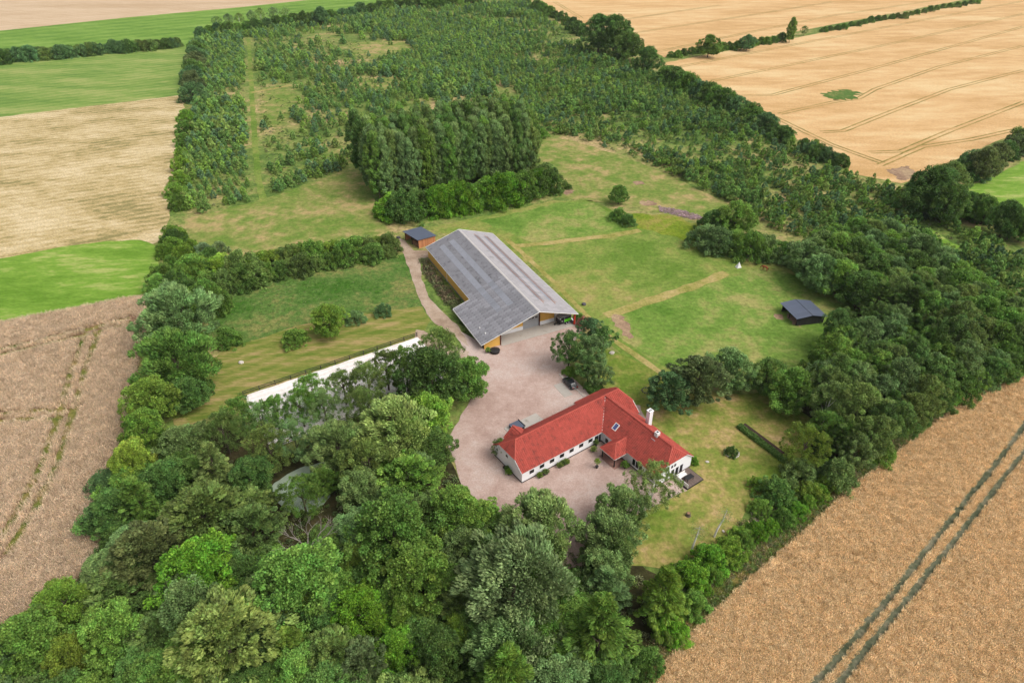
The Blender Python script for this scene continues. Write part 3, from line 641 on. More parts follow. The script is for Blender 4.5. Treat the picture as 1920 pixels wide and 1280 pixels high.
hedge([(350, 205), (345, 260), (338, 310), (330, 350), (334, 392)], 8, 16, 'bush', ['mid', 'lime', 'mid'], '{o} bush from the top along the mown field beside the plantation', 'bushes along the mown field', seed=8)
hedge([(395, 40), (440, 36), (490, 28), (520, 24), (545, 22)], 7, 9, 'airy', ['silver', 'pale'], '{o} thin pale tree from the left above the far plantation hedge', 'thin pale trees above the far hedge', seed=9)
hedge([(1000, 8), (1040, 26), (1075, 46), (1100, 62)], 9, 11, 'bush', ['dark', 'mid'], '{o} bush from the top along the far wheat field edge', 'bushes along the far wheat edge', seed=10)
hedge([(1245, 135), (1290, 156), (1330, 176), (1380, 196), (1430, 228), (1475, 258)], 18, 20, 'bush', ['dark', 'mid', 'blue'], '{o} tree from the left in the row between plantation and wheat field', 'row between plantation and wheat field', seed=11)
hedge([(1500, 270), (1545, 290), (1590, 302)], 6, 15, 'bush', ['dark', 'blue'], '{o} dark bush from the left at the lower end of the wheat field edge', 'dark bushes by the wheat field edge', seed=12)
hedge([(1255, 104), (1320, 92), (1400, 82), (1470, 70)], 18, 9, 'bush', ['mid', 'dark'], '{o} low bush from the left in the hedge between the two wheat fields', 'hedge between the wheat fields', seed=13)
hedge([(1540, 56), (1580, 50), (1640, 36), (1690, 30), (1760, 14), (1840, 2)], 24, 6, 'bush', ['mid', 'dark', 'olive'], '{o} small bush from the tall tree along the thin hedge rightwards', 'thin hedge between the wheat fields', jit=2, seed=14)
hedge([(1775, 335), (1820, 312), (1860, 298), (1900, 272), (1960, 250)], 9, 26, ['bush', 'maple'], ['dark', 'olive', 'brown', 'blue'], '{o} tree from the left in the hedge between wheat and green field at right', 'hedge between wheat and green field', seed=15)
hedge([(1710, 365), (1770, 375), (1830, 385), (1880, 405), (1930, 430)], 12, 26, ['bush', 'maple'], ['dark', 'mid', 'dark'], '{o} tree from the left in the dark hedge below the green field at right', 'dark hedge below the green field', seed=16)
hedge([(1305, 444), (1340, 450), (1395, 460), (1445, 464), (1510, 482)], 7, 27, 'bush', ['grey', 'mid', 'grey'], '{o} rounded bush from the left in the hedge behind the horses', 'rounded hedge behind the horses', jit=1, seed=17)
hedge([(735, 388), (790, 382), (850, 374), (910, 364), (970, 352), (1020, 338)], 19, 30, 'bush', ['mid', 'bright', 'mid', 'dark', 'bright'], '{o} bush from the left at the foot of the poplar grove', 'bushes at the foot of the poplar grove', seed=18)
hedge([(1020, 318), (1030, 345)], 2, 24, 'bush', ['dark', 'olive'], '{o} dark bush from the top at the right end of the poplar grove', 'dark bushes at the grove end', seed=19)
hedge([(1385, 1018), (1430, 990), (1480, 965), (1540, 918), (1590, 880)], 9, 17, 'bush', ['bright', 'lime', 'mid'], '{o} green bush from the bottom along the wheat side of the garden', 'bushes along the wheat side of the garden', seed=21)
hedge([(1395, 985), (1350, 1060), (1310, 1110), (1270, 1160)], 7, 16, 'bush', ['bright', 'lime'], '{o} low bright bush from the top in the thicket below the lawn', 'thicket below the lawn', seed=22)
# ---- the poplar grove behind the barn
GA = P(716, 384).xy; GB = P(1012, 338).xy; gd = (GB-GA).normalized(); gn = Vector((-gd.y, gd.x)); gn = gn if gn.y > 0 else -gn
rg = random.Random(44); glen = (GB-GA).length
for j in range(7):
    nrow = 21
    for i in range(nrow):
        q = GA + gd*(glen*(i+.5*(j % 2)+.2)/nrow + rg.uniform(-1, 1)) + gn*(4+j*4.4+rg.uniform(-1.2, 1.2))
        R = rg.uniform(2.7, 3.3)
        tree_at('poplar', q.x, q.y, R, rg.choice(['grey', 'mid', 'grey', 'olive', 'dark']), ('%s poplar from the left in the front row of the grove behind the barn' % ORD[i]) if j == 0 else 'tall wind-blown poplar standing behind the front row of the grove behind the barn', 'poplar grove behind the barn', rg.uniform(1.2, 1.28))
# ---- woods: fill between the trees above, in the crown-pixel region of each wood
TWORD = dict(mid='mid-green', dark='dark green', olive='olive', bright='bright green', grey='grey-green', brown='brownish', pine='dark green', lime='light green')
MARKS = [('the pond', 550, 900), ('the bare dead tree', 572, 1004), ('the largest silvery willow', 960, 1090), ('the golden beech', 418, 1190), ('the brown field corner', 110, 1130), ('the bright green broadleaf tree', 373, 1066),
         ('the lower gravel yard', 860, 930), ('the bottom picture edge', 760, 1265), ('the tall feathery conifer', 1125, 1176), ('the lower left picture corner', 60, 1270), ('the feathery pale conifer', 400, 872), ('the round green maple', 775, 1078),
         ('the field shelter', 1530, 610), ('the back garden', 1520, 760), ('the right wheat field', 1700, 800), ('the right picture edge', 1890, 620), ('the horse paddock corner', 1500, 500), ('the young plantation', 1720, 470), ('the right wood centre', 1700, 640), ('the brown field edge', 280, 700), ('the barn hedge end', 330, 500)]
def fill(poly, n, rr, mix, label, group, seed, space=.95):
    rg = random.Random(seed); xs = [p[0] for p in poly]; ys = [p[1] for p in poly]; made = 0; tries = 0
    while made < n and tries < n*60:
        tries += 1; px = rg.uniform(min(xs), max(xs)); py = rg.uniform(min(ys), max(ys))
        if not bool(inpoly(np.array([px]), np.array([py]), poly)[0]): continue
        kd, tn, hs = rg.choice(mix); R = rg.uniform(*rr)
        p = P(px, py, R*hs*ASPECT[kd]*(CB[kd]+.5))
        if 475 < px < 650 and 840 < py < 1000 or px > 840 and py < 960 and px < 1300: continue
        if any((p.x-a)**2+(p.y-b)**2 < ((R+c)*.5*space)**2 for a, b, c in TREES): continue
        mk = min(MARKS, key=lambda m: (m[1]-px)**2+(m[2]-py)**2)[0]; kn = NAME[kd].replace('_', ' ')
        tree_at(kd, p.x, p.y, R, tn, '%s %s in the %s, close to %s' % (TWORD[tn], kn, label, mk), '%ss in the %s' % (kn, label), hs); made += 1
fill([(330, 800), (240, 900), (200, 1000), (150, 1090), (20, 1180), (-80, 1290), (150, 1360), (600, 1360), (1000, 1330), (1180, 1270), (1100, 1120), (930, 930), (860, 880), (800, 820), (700, 900), (600, 940), (470, 930), (430, 830)], 75, (3.2, 5.0),
     [('maple', 'mid', .72), ('maple', 'dark', .7), ('beech', 'olive', .75), ('maple', 'dark', .65), ('maple', 'grey', .75), ('maple', 'mid', .6)], 'south wood', 'undergrowth trees of the south wood', 3, .9)
fill([(1520, 690), (1560, 620), (1610, 560), (1680, 540), (1760, 560), (1840, 620), (1800, 690), (1740, 760), (1650, 820), (1590, 870), (1560, 850), (1590, 760), (1540, 730)], 75, (3.0, 4.4),
     [('pine', 'pine', 1.1), ('pine', 'pine', 1.2), ('pine', 'olive', 1.15), ('pine', 'grey', 1.1), ('spruce', 'dark', 1.0), ('maple', 'mid', 1.0), ('pine', 'mid', 1.0)], 'right-hand wood', 'mixed wood behind the field shelter', 4, .8)
fill([(1490, 470), (1560, 440), (1680, 430), (1780, 500), (1900, 580), (1990, 640), (1900, 670), (1840, 620), (1760, 555), (1680, 530), (1610, 550), (1560, 530)], 75, (3.6, 5.4),
     [('maple', 'mid', .9), ('maple', 'dark', .9), ('willow', 'grey', .95), ('maple', 'olive', .9), ('bush', 'mid', 1.3)], 'leafy belt', 'leafy belt above the mixed wood', 5, .85)
fill([(335, 440), (395, 480), (420, 540), (395, 600), (385, 680), (360, 760), (300, 800), (275, 760), (290, 640), (290, 540), (300, 470)], 34, (2.2, 3.6),
     [('bush', 'mid', 1.4), ('bush', 'dark', 1.3), ('maple', 'mid', .8), ('bush', 'lime', 1.2)], 'west boundary belt', 'belt west of the paddock', 7, .6)
fill([(1590, 870), (1650, 820), (1740, 760), (1840, 690), (1900, 660), (1920, 680), (1790, 735), (1700, 810), (1600, 890), (1560, 890)], 30, (2.4, 3.8),
     [('maple', 'mid', .9), ('bush', 'mid', 1.3), ('bush', 'grey', 1.3), ('maple', 'dark', .9)], 'right wood edge', 'wood edge along the right wheat field', 6, .8)

# ------------------------------------------------------------------ scattered vegetation (geometry nodes, points worked out here)
_lm = {}
def proto_collection(name, meshes):
    c = bpy.data.collections.new(name)
    for i, (me, colr) in enumerate(meshes):
        o = bpy.data.objects.new('%s_%02d' % (name, i), me); c.objects.link(o)
        if colr not in _lm: _lm[colr] = leafmat('leaf_tinted', colr)
        o.material_slots[0].link = 'OBJECT'; o.material_slots[0].material = _lm[colr]
    return c
def scatter_group():
    g = bpy.data.node_groups.new('scatter', 'GeometryNodeTree')
    g.interface.new_socket('Geometry', in_out='INPUT', socket_type='NodeSocketGeometry')
    g.interface.new_socket('Collection', in_out='INPUT', socket_type='NodeSocketCollection')
    g.interface.new_socket('Geometry', in_out='OUTPUT', socket_type='NodeSocketGeometry')
    gi = g.nodes.new('NodeGroupInput'); go = g.nodes.new('NodeGroupOutput')
    ci = g.nodes.new('GeometryNodeCollectionInfo'); ci.inputs['Separate Children'].default_value = True; ci.inputs['Reset Children'].default_value = True
    ip = g.nodes.new('GeometryNodeInstanceOnPoints'); ip.inputs['Pick Instance'].default_value = True
    def na(nm, ty):
        n = g.nodes.new('GeometryNodeInputNamedAttribute'); n.data_type = ty; n.inputs['Name'].default_value = nm; return n.outputs['Attribute']
    L = g.links.new
    L(gi.outputs[0], ip.inputs['Points']); L(gi.outputs[1], ci.inputs['Collection']); L(ci.outputs[0], ip.inputs['Instance'])
    L(na('idx', 'INT'), ip.inputs['Instance Index']); L(na('rot', 'FLOAT_VECTOR'), ip.inputs['Rotation']); L(na('scl', 'FLOAT_VECTOR'), ip.inputs['Scale'])
    L(ip.outputs[0], go.inputs[0]); return g
SG = scatter_group()
def scatter(name, pts, idx, rot, scl, coll, parent=None, **kw):
    n = len(pts); me = bpy.data.meshes.new(name); me.vertices.add(n)
    me.vertices.foreach_set('co', np.asarray(pts, np.float32).ravel())
    a = me.attributes.new('idx', 'INT', 'POINT'); a.data.foreach_set('value', np.asarray(idx, np.int32))
    a = me.attributes.new('rot', 'FLOAT_VECTOR', 'POINT'); a.data.foreach_set('vector', np.asarray(rot, np.float32).ravel())
    a = me.attributes.new('scl', 'FLOAT_VECTOR', 'POINT'); a.data.foreach_set('vector', np.asarray(scl, np.float32).ravel())
    me.update(); o = bpy.data.objects.new(name, me); link(o, parent)
    m = o.modifiers.new('scatter', 'NODES'); m.node_group = SG
    m[[s.identifier for s in SG.interface.items_tree if s.name == 'Collection'][0]] = coll
    return setp(o, kind='stuff', **kw)
def grid_points(poly, spacing, rot, jit, rng, frame=(-160, 2080, -60, 1420)):
    a = np.array([p[:2] for p in poly]); c, s_ = math.cos(rot), math.sin(rot); Rm = np.array([[c, -s_], [s_, c]])
    b = a @ Rm; lo = b.min(0); hi = b.max(0)
    gx, gy = np.meshgrid(np.arange(lo[0], hi[0], spacing), np.arange(lo[1], hi[1], spacing))
    q = np.stack([gx.ravel(), gy.ravel()], 1) + rng.uniform(-jit, jit, (gx.size, 2))*spacing
    q = q @ Rm.T; q = q[inpoly(q[:, 0], q[:, 1], poly)]
    px, py = to_px(q[:, 0], q[:, 1]); k = (px > frame[0]) & (px < frame[1]) & (py > frame[2]) & (py < frame[3])
    return q[k]
def wobble(x, y, f, seed):
    g = np.random.default_rng(seed); r = 0
    for i in range(7):
        an = g.uniform(0, 6.28); k = f*g.uniform(.6, 2.2); r = r + np.sin((x*math.cos(an)+y*math.sin(an))*k + g.uniform(0, 6.28))
    return r/3.0
def near_line(q, pix, wd):
    pts = [np.array(P(*p).xy) for p in pix]; m = np.zeros(len(q), bool)
    for a, b in zip(pts[:-1], pts[1:]):
        d = b-a; t = np.clip(((q-a) @ d)/(d @ d), 0, 1); m |= np.linalg.norm(q-(a+t[:, None]*d), axis=1) < wd
    return m
def inpx(q, pix): return inpoly(q[:, 0], q[:, 1], gpoly(pix))
# ---- young plantation
PLANT = [(372, 82), (690, 22), (990, 8), (1060, 62), (1100, 85), (1230, 142), (1300, 172), (1400, 230), (1500, 285), (1590, 325), (1690, 362), (1780, 420), (1920, 490), (2080, 570), (1950, 640), (1860, 560),
         (1760, 480), (1680, 440), (1560, 440), (1470, 445), (1400, 400), (1300, 345), (1200, 300), (1090, 262), (1010, 245), (950, 225), (700, 225), (685, 300), (640, 318), (490, 372), (345, 408), (348, 330), (365, 200)]
g = np.random.default_rng(5)
q = grid_points(gpoly(PLANT), 2.75, .5, .25, g)
px, py = to_px(q[:, 0], q[:, 1])
nz = wobble(q[:, 0], q[:, 1], .045, 3)
p_keep = np.clip(.70 + nz*.5, .06, 1)
p_keep = np.where((px > 480) & (px < 700) & (py > 60) & (py < 330), p_keep*.55, p_keep)
p_keep = np.where((px > 1000) & (py > 250), p_keep*.75, p_keep)
keep = g.random(len(q)) < p_keep
keep &= ~near_line(q, [(466, 72), (470, 130), (472, 172), (477, 250), (484, 330), (494, 378)], 4.0)
keep &= ~near_line(q, [(471, 174), (505, 168), (545, 160)], 3.5) & ~near_line(q, [(494, 345), (560, 318), (640, 280), (690, 262)], 3.2) & ~near_line(q, [(1740, 430), (1775, 455), (1790, 460), (1760, 470)], 5)
for hole in ([(660, 80), (760, 76), (770, 92), (700, 112), (660, 105)], [(490, 175), (540, 165), (560, 190), (530, 240), (488, 235)], [(680, 150), (740, 140), (760, 160), (700, 175)],
             [(900, 34), (990, 34), (985, 44), (905, 44)], [(920, 160), (960, 165), (985, 190), (940, 188)], [(490, 245), (560, 225), (575, 285), (500, 322)]):
    keep &= ~(inpx(q, hole) & (g.random(len(q)) < .9))
q = q[keep]; px, py = to_px(q[:, 0], q[:, 1]); n = len(q)
east = px > 1000
R = g.uniform(.9, 2.0, n)*np.where(east, .95, 1.0)*np.clip(1+wobble(q[:, 0], q[:, 1], .07, 8)*.3, .6, 1.5)
kind = np.where(east, g.choice([1, 0, 3, 3, 2], n), g.choice([0, 1, 2, 2, 0], n))
dist = np.sqrt(q[:, 0]**2+q[:, 1]**2+CH**2); order = np.argsort(-(R/dist))
SAPT = [(0.168, 0.299, 0.074), (0.193, 0.321, 0.079), (0.140, 0.264, 0.072), (0.231, 0.367, 0.069), (0.245, 0.342, 0.086), (0.140, 0.251, 0.111)]
seln = order[:290]; rest = order[290:]
def sap_tree(i):
    x, y = q[i]; r = R[i]; k = int(kind[i]); t = SAPT[int(g.integers(0, 6))]
    lab = 'young shrubby broadleaf sapling in the near part of the plantation' if k == 3 else 'young leaning tree in the near rows of the plantation'
    e = empty('sapling', (x, y, 0), float(g.uniform(-.5, .5)), lab, 'sapling', 'shrubby saplings' if k == 3 else 'plantation saplings')
    hz = r*[2.2, 1.9, 2.6, 1.5][k]
    inst('trunk', TRUNK[i % 3], e, (0, 0, 0), (0, 0, 0), (r*.6, r*.6, hz*.9))
    inst('crown', SAP[k], e, (0, 0, .12*hz), (0, 0, 0), (r, r, r), t)
for i in seln: sap_tree(int(i))
meshes = [(SAP[k], c) for k in range(4) for c in SAPT]
coll = proto_collection('plantation_tree', meshes)
m_ = len(rest); yaw = g.uniform(-.6, .6, m_)
scatter('plantation_trees', np.column_stack([q[rest], np.full(m_, .1)]), kind[rest]*6 + g.integers(0, 6, m_), np.column_stack([np.zeros(m_), np.zeros(m_), yaw]),
        np.repeat(R[rest][:, None], 3, 1), coll, label='thousands of young trees in the distant rows of the plantation', category='trees')
# ---- tufts: weeds, grass, wheat
def tuft(name, seed, nb, hgt, spread, wd, lean=.5, ear=False):
    g2 = np.random.default_rng(seed); a = g2.uniform(0, 6.28, nb); r = spread*np.sqrt(g2.random(nb)); h = hgt*g2.uniform(.7, 1.1, nb)
    base = np.stack([r*np.cos(a), r*np.sin(a), np.zeros(nb)], 1); b2 = a + g2.normal(0, .9, nb)
    d = unit(np.stack([np.cos(b2)*lean*g2.random(nb), np.sin(b2)*lean*g2.random(nb), np.ones(nb)], 1)) + np.array([-.12, .08, 0])
    mid = base + d*(h*.55)[:, None]
    nrm = unit(g2.normal(0, 1, (nb, 3)))
    pos, ax, nn, L, W = [mid], [d], [nrm], [h], [np.full(nb, wd)]
    if ear:
        tip = base + d*h[:, None]; e = unit(np.stack([np.cos(b2), np.sin(b2), .5*np.ones(nb)], 1) + np.array([-.5, .3, 0]))
        pos.append(tip); ax.append(e); nn.append(unit(g2.normal(0, .6, (nb, 3))+np.array([0, 0, 1]))); L.append(np.full(nb, ear)); W.append(np.full(nb, ear*.25))
    pos = np.concatenate(pos); n_ = len(pos)
    return leaf_mesh(name, pos, np.concatenate(ax), np.concatenate(nn), np.concatenate(L), np.concatenate(W), g2.random(n_), g2.random(n_), .2)
def weeds(name, seed, n_, hgt, L, W):
    g2 = np.random.default_rng(seed); d = unit(g2.normal(0, 1, (n_, 3))+np.array([0, 0, .6])); d[:, 2] = np.abs(d[:, 2])
    pos = d*np.array([.9, .9, hgt])*(.5+.5*g2.random((n_, 1)))
    return leaf_mesh(name, pos, unit(d+g2.normal(0, .5, (n_, 3))), unit(d+np.array([0, 0, .8])+g2.normal(0, .4, (n_, 3))), L, W, g2.random(n_), g2.random(n_), .2)
WT = [tuft('wheat', 200+i, 34, .78, .36, .022, .35, .15) for i in range(3)]
RT = [tuft('rape', 210+i, 34, .85, .5, .028, .7, .16) for i in range(3)]
GT = [tuft('grass', 220+i, 16, .5, .35, .035, 1.0) for i in range(2)]
WD = [weeds('weed', 230+i, 70, .8, .34, .10) for i in range(3)]
def scat(name, poly_pix, spacing, jit, coll, nk, smin, smax, seed, z=.03, keep=None, world=False, rot=.3, **kw):
    gg = np.random.default_rng(seed); qq = grid_points(poly_pix if world else gpoly(poly_pix), spacing, rot, jit, gg)
    if keep is not None: qq = qq[keep(qq, gg)]
    n_ = len(qq); s = gg.uniform(smin, smax, n_)
    return scatter(name, np.column_stack([qq, np.full(n_, z)]), gg.integers(0, nk, n_), np.column_stack([gg.normal(0, .06, n_), gg.normal(0, .06, n_), gg.uniform(-3.14, 3.14, n_)]), np.repeat(s[:, None], 3, 1), coll, **kw)
wc = proto_collection('wheat_tuft', [(me, c) for me in WT for c in (srgb(220, 192, 146, 1.), srgb(204, 174, 128, 1.), srgb(230, 206, 164, 1.))])
scat('wheat_crop', WHEAT, .34, .45, wc, 9, .7, 1.0, 1, keep=lambda a, r: ~(near_line(a, TR1, .62) | near_line(a, TR2, .62)), label='ripe golden wheat standing in the near right field', category='wheat')
rc = proto_collection('rape_tuft', [(me, c) for me in RT for c in (srgb(200, 180, 152, 1.02), srgb(186, 164, 136, 1.02), srgb(212, 192, 166, 1.02))])
RL = [[(-80, 690), (0, 662), (90, 640), (175, 620), (245, 602)], [(175, 622), (150, 690), (125, 780), (95, 870), (50, 960), (0, 1040)], [(-40, 790), (40, 780), (120, 780)]]
def rape_keep(a, r):
    k = np.ones(len(a), bool)
    for L_ in RL:
        n1 = near_line(a, L_, 2.4); n2 = near_line(a, L_, .45); k &= ~(n1 & ~n2 & (r.random(len(a)) < .85))
    return k
scat('rape_crop', RAPE, .52, .45, rc, 9, .85, 1.25, 2, z=.06, keep=rape_keep, label='ripe brown rapeseed standing in the left field', category='rapeseed')
wdc = proto_collection('weed_tuft', [(me, c) for me in WD for c in ((.13, .20, .045), (.17, .235, .055), (.11, .16, .055), (.20, .21, .10))])
gc = proto_collection('grass_tuft', [(me, c) for me in GT for c in ((.18, .22, .07), (.30, .26, .13), (.15, .20, .06), (.40, .32, .18))])
scat('plantation_weeds', PLANT, 2.6, .5, wdc, 12, .35, 1.0, 3, keep=lambda a, r: (r.random(len(a)) < np.clip(.45+wobble(a[:, 0], a[:, 1], .06, 12)*.5+np.where(to_px(a[:, 0], a[:, 1])[0] > 1000, .4, 0), 0, .95)) & ~near_line(a, [(466, 72), (472, 172), (484, 330), (494, 378)], 3),
     label='low leafy weeds growing between the plantation trees', category='weeds')
VERGE = [(1210, 1290), (1300, 1183), (1400, 1088), (1510, 993), (1600, 910), (1700, 834), (1782, 772), (1760, 765), (1600, 870), (1500, 905), (1420, 960), (1380, 985), (1340, 1030), (1260, 1100), (1190, 1270)]
scat('verge_weeds', VERGE, .65, .5, wdc, 12, .3, .7, 4, keep=lambda a, r: r.random(len(a)) < np.clip(.75+wobble(a[:, 0], a[:, 1], .15, 15)*.4, .2, 1), label='green weeds along the garden side of the wheat', category='weeds')
scat('verge_grass', VERGE, .5, .5, gc, 8, .8, 1.6, 5, keep=lambda a, r: r.random(len(a)) < .6, label='dry tall grass along the garden side of the wheat', category='grass')
scat('forest_undergrowth', [(330, 800), (250, 900), (190, 970), (160, 1090), (20, 1180), (-100, 1300), (200, 1420), (1000, 1420), (1200, 1280), (1230, 1100), (1080, 1000), (930, 1000), (850, 890), (700, 800), (620, 870), (640, 940), (530, 975), (480, 930), (440, 830)], 1.5, .5, wdc, 12, .5, 1.2, 6,
     keep=lambda a, r: r.random(len(a)) < .7, label='leafy undergrowth on the floor of the south wood', category='undergrowth')
scat('paddock_tussocks', [(395, 590), (500, 525), (640, 500), (760, 480), (790, 572), (560, 608), (430, 650)], 1.3, .5, wdc, 12, .12, .3, 7, keep=lambda a, r: r.random(len(a)) < np.clip(.35+wobble(a[:, 0], a[:, 1], .12, 25)*.5, 0, 1), label='dark grass tussocks on the west paddock', category='grass')
scat('field_edge_grass', [(275, 560), (262, 660), (240, 780), (190, 960), (150, 1090), (20, 1180), (60, 1160), (130, 1100), (175, 1040), (180, 960), (220, 850), (236, 760), (255, 660), (268, 560)], .8, .5, gc, 8, 1., 2., 8, label='tall grass on the edge of the brown field', category='grass')
scat('heather', [(1235, 388), (1290, 398), (1330, 412), (1300, 412), (1240, 398)], .7, .5, proto_collection('heather_tuft', [(me, c) for me in WD for c in ((.50, .36, .40), (.40, .30, .30))]), 6, .4, .8, 9, label='strip of purple flowering weeds above the marsh', category='flowers')
scat('purple_weeds', [(1408, 960), (1440, 945), (1450, 985), (1425, 1000)], .6, .5, bpy.data.collections['heather_tuft'], 6, .3, .6, 10, label='purple-brown flowering weeds beside the shrub border', category='flowers')
scat('barn_shrub_bed', [(787, 486), (799, 490), (832, 535), (860, 568), (852, 584), (824, 550), (797, 515)], .8, .5, proto_collection('bed_shrub', [(me, c) for me in WD for c in ((.10, .12, .045), (.16, .13, .07), (.13, .15, .06), (.19, .14, .085))]), 12, .9, 1.5, 11, z=.06, label='low brown-green shrubs in the bed along the yellow barn wall', category='shrubs')

# ------------------------------------------------------------------ buildings
M['white_wall'] = pmat('limewashed_wall', srgb(246, 245, 246, .84), .9, .05, .6)
M['black_plinth'] = pmat('black_plinth', (.02, .02, .022), .6, .2)
M['fascia'] = pmat('white_paint', srgb(236, 234, 230, .84), .6, .08)
M['tile'] = pmat('red_clay_tile', srgb(182, 82, 70, .72), .75, .3, .35, spec=.2, stain=(srgb(140, 70, 62, .72), .9, .52))
M['tile_piece'] = M['tile'].copy(); _t = M['tile_piece'].node_tree; _b = _t.nodes['Principled BSDF']; _a = nd(_t, 'ShaderNodeAttribute', attribute_name='tone')
_src = _b.inputs['Base Color'].links[0].from_socket; _v = nd(_t, 'ShaderNodeVectorMath', operation='MULTIPLY'); _t.links.new(_src, _v.inputs[0]); _t.links.new(_a.outputs['Color'], _v.inputs[1]); _t.links.new(_v.outputs[0], _b.inputs['Base Color'])
M['ridge_tile'] = pmat('ridge_tile', srgb(196, 92, 78, .8), .7, .2, 1.2, stain=(srgb(206, 150, 134, .8), 1.5, .6))
M['glass'] = pmat('window_glass', (.015, .017, .02), .2, .2, spec=.7)
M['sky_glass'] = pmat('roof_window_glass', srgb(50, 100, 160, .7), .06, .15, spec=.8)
M['black'] = pmat('black_paint', (.018, .017, .018), .5, .2)
M['timber'] = pmat('deck_timber', srgb(120, 104, 96, .8), .85, .25, 3, rnd=.15)
M['yellow'] = pmat('yellow_boarding', srgb(232, 182, 92, .82), .8, .1, .7)
M['red_paint'] = pmat('red_paint', srgb(196, 62, 48, .85), .6, .12)
M['darkred'] = pmat('dark_red_paint', srgb(92, 44, 36, .8), .6, .2)
M['sheet_dark'] = pmat('weathered_shaded_fibre_cement', srgb(142, 141, 146, .78), .85, .3, .7, rnd=.18, stain=(srgb(90, 89, 94, .75), .8, .52))  # weathering, plus some shade of the left slope put into the colour
M['sheet_pale'] = pmat('lichened_lit_fibre_cement', srgb(168, 164, 166, .76), .85, .18, .6, rnd=.09, stain=(srgb(134, 130, 132, .75), .4, .55))  # lichen, plus some sunlight on the right slope put into the colour
M['skylight_sheet'] = pmat('translucent_sheet', srgb(140, 142, 150, .76), .5, .25, .8, rnd=.14, spec=.4)
M['galv'] = pmat('galvanised_door', srgb(172, 174, 178, .8), .5, .08, .8, spec=.5)
M['soffit'] = pmat('soffit', srgb(196, 176, 150, .8), .8, .1)
M['inner_wall'] = pmat('grey_inner_wall', srgb(128, 134, 144, .75), .85, .1)
M['rust'] = pmat('rusty_batten', srgb(168, 112, 78, .8), .9, .3, 2)
M['metal_roof'] = pmat('dark_metal_roof', srgb(92, 100, 118, .75), .45, .12, .5, spec=.5, rnd=.06)
M['black_board'] = pmat('black_boarding', srgb(46, 46, 44, .8), .8, .25, 2, rnd=.2)
M['larch'] = pmat('larch_board', srgb(196, 132, 92, .85), .75, .2, 2.5, rnd=.18)
M['log'] = pmat('split_log', srgb(150, 112, 84, .8), .9, .35, 4, rnd=.3)
M['fence_black'] = pmat('black_fence', (.03, .028, .026), .7, .2)

def put(parent, name, mat, *boxes, bevel=0.0, **kw):
    b = MB()
    for x in boxes: b.box(*x)
    return b.build(name, mat, parent, bevel=bevel, **kw)
def tiles(parent, poly, pitch=.42, row=.46, mat=None):
    """interlocking clay tiles over one roof slope given by its 3D outline (counter-clockwise from above)"""
    pts = [Vector(p) for p in poly]; nrm = Vector((0, 0, 0))
    for i in range(1, len(pts)-1): nrm += (pts[i]-pts[0]).cross(pts[i+1]-pts[0])
    nrm.normalize(); upv = (Vector((0, 0, 1)) - nrm*nrm.z).normalized(); al = upv.cross(nrm).normalized()
    q = [((p-pts[0]).dot(al), (p-pts[0]).dot(upv)) for p in pts]
    a0, a1 = min(p[0] for p in q), max(p[0] for p in q); b0, b1 = min(p[1] for p in q), max(p[1] for p in q)
    A, B = np.meshgrid(np.arange(a0+pitch/2, a1, pitch), np.arange(b0+row/2, b1, row)); A = A.ravel(); B = B.ravel()
    k = inpoly(A, B, q)
    vs, fs = [], []
    prof = [(-.5, .0), (-.15, .085), (.2, .035), (.5, .0)]
    rg = random.Random(int(abs(pts[0].x*31+pts[0].y*17))+3)
    for a, b in zip(A[k], B[k]):
        n0 = len(vs); j = rg.uniform(-.006, .006)
        for e, lift in ((-.56, .085), (.5, .004)):
            for x, h in prof: vs.append(pts[0]+al*(a+x*pitch)+upv*(b+e*row)+nrm*(h+lift+j))
        for i in range(3): fs.append((n0+i, n0+i+1, n0+5+i, n0+4+i))
        fs.append((n0+3, n0+2, n0+1, n0)) if False else None
    o = MB().add(vs, fs).build('tiles', mat or M['tile_piece'], parent, kind='stuff')
    at = o.data.color_attributes.new('tone', 'FLOAT_COLOR', 'POINT'); n_ = len(vs)//8
    c = np.repeat(np.clip(np.random.default_rng(n_).normal(1.0, .07, n_), .7, 1.3), 8); at.data.foreach_set('color', np.column_stack([c, c, c, np.ones_like(c)]).astype(np.float32).ravel())
    return o
def ridge(parent, a, b, r=.13, seg=.42, mat=None, name='ridge_tiles'):
    m = MB(); a = Vector(a); b = Vector(b); n = max(1, int((b-a).length/seg))
    for i in range(n): m.cyl(a.lerp(b, i/n), a.lerp(b, (i+1.04)/n), r, r*.9, 8)
    return m.build(name, mat or M['ridge_tile'], parent)
def window(parent, x, y, z, w_, h_, facing, d=.05, panes=1, name='window'):
    """window on an axis-aligned wall of the parent's frame; facing '-y', '+y', '-x' or '+x'"""
    o = bpy.data.objects.new(name, None); link(o, parent); o.location = (x, y, z)
    o.rotation_euler = (0, 0, {'-y': 0, '+x': math.pi/2, '+y': math.pi, '-x': -math.pi/2}[facing])
    f = .07; fr = MB()
    fr.box(-w_/2, w_/2, -d, .02, -f, 0).box(-w_/2, w_/2, -d, .02, h_, h_+f).box(-w_/2-f, -w_/2, -d, .02, -f, h_+f).box(w_/2, w_/2+f, -d, .02, -f, h_+f)
    for i in range(1, panes): xx = -w_/2+w_*i/panes; fr.box(xx-.03, xx+.03, -d, .02, 0, h_)
    fr.build('frame', M['black'], o)
    put(o, 'glass', M['glass'], (-w_/2, w_/2, -.015, .01, 0, h_))
    return o

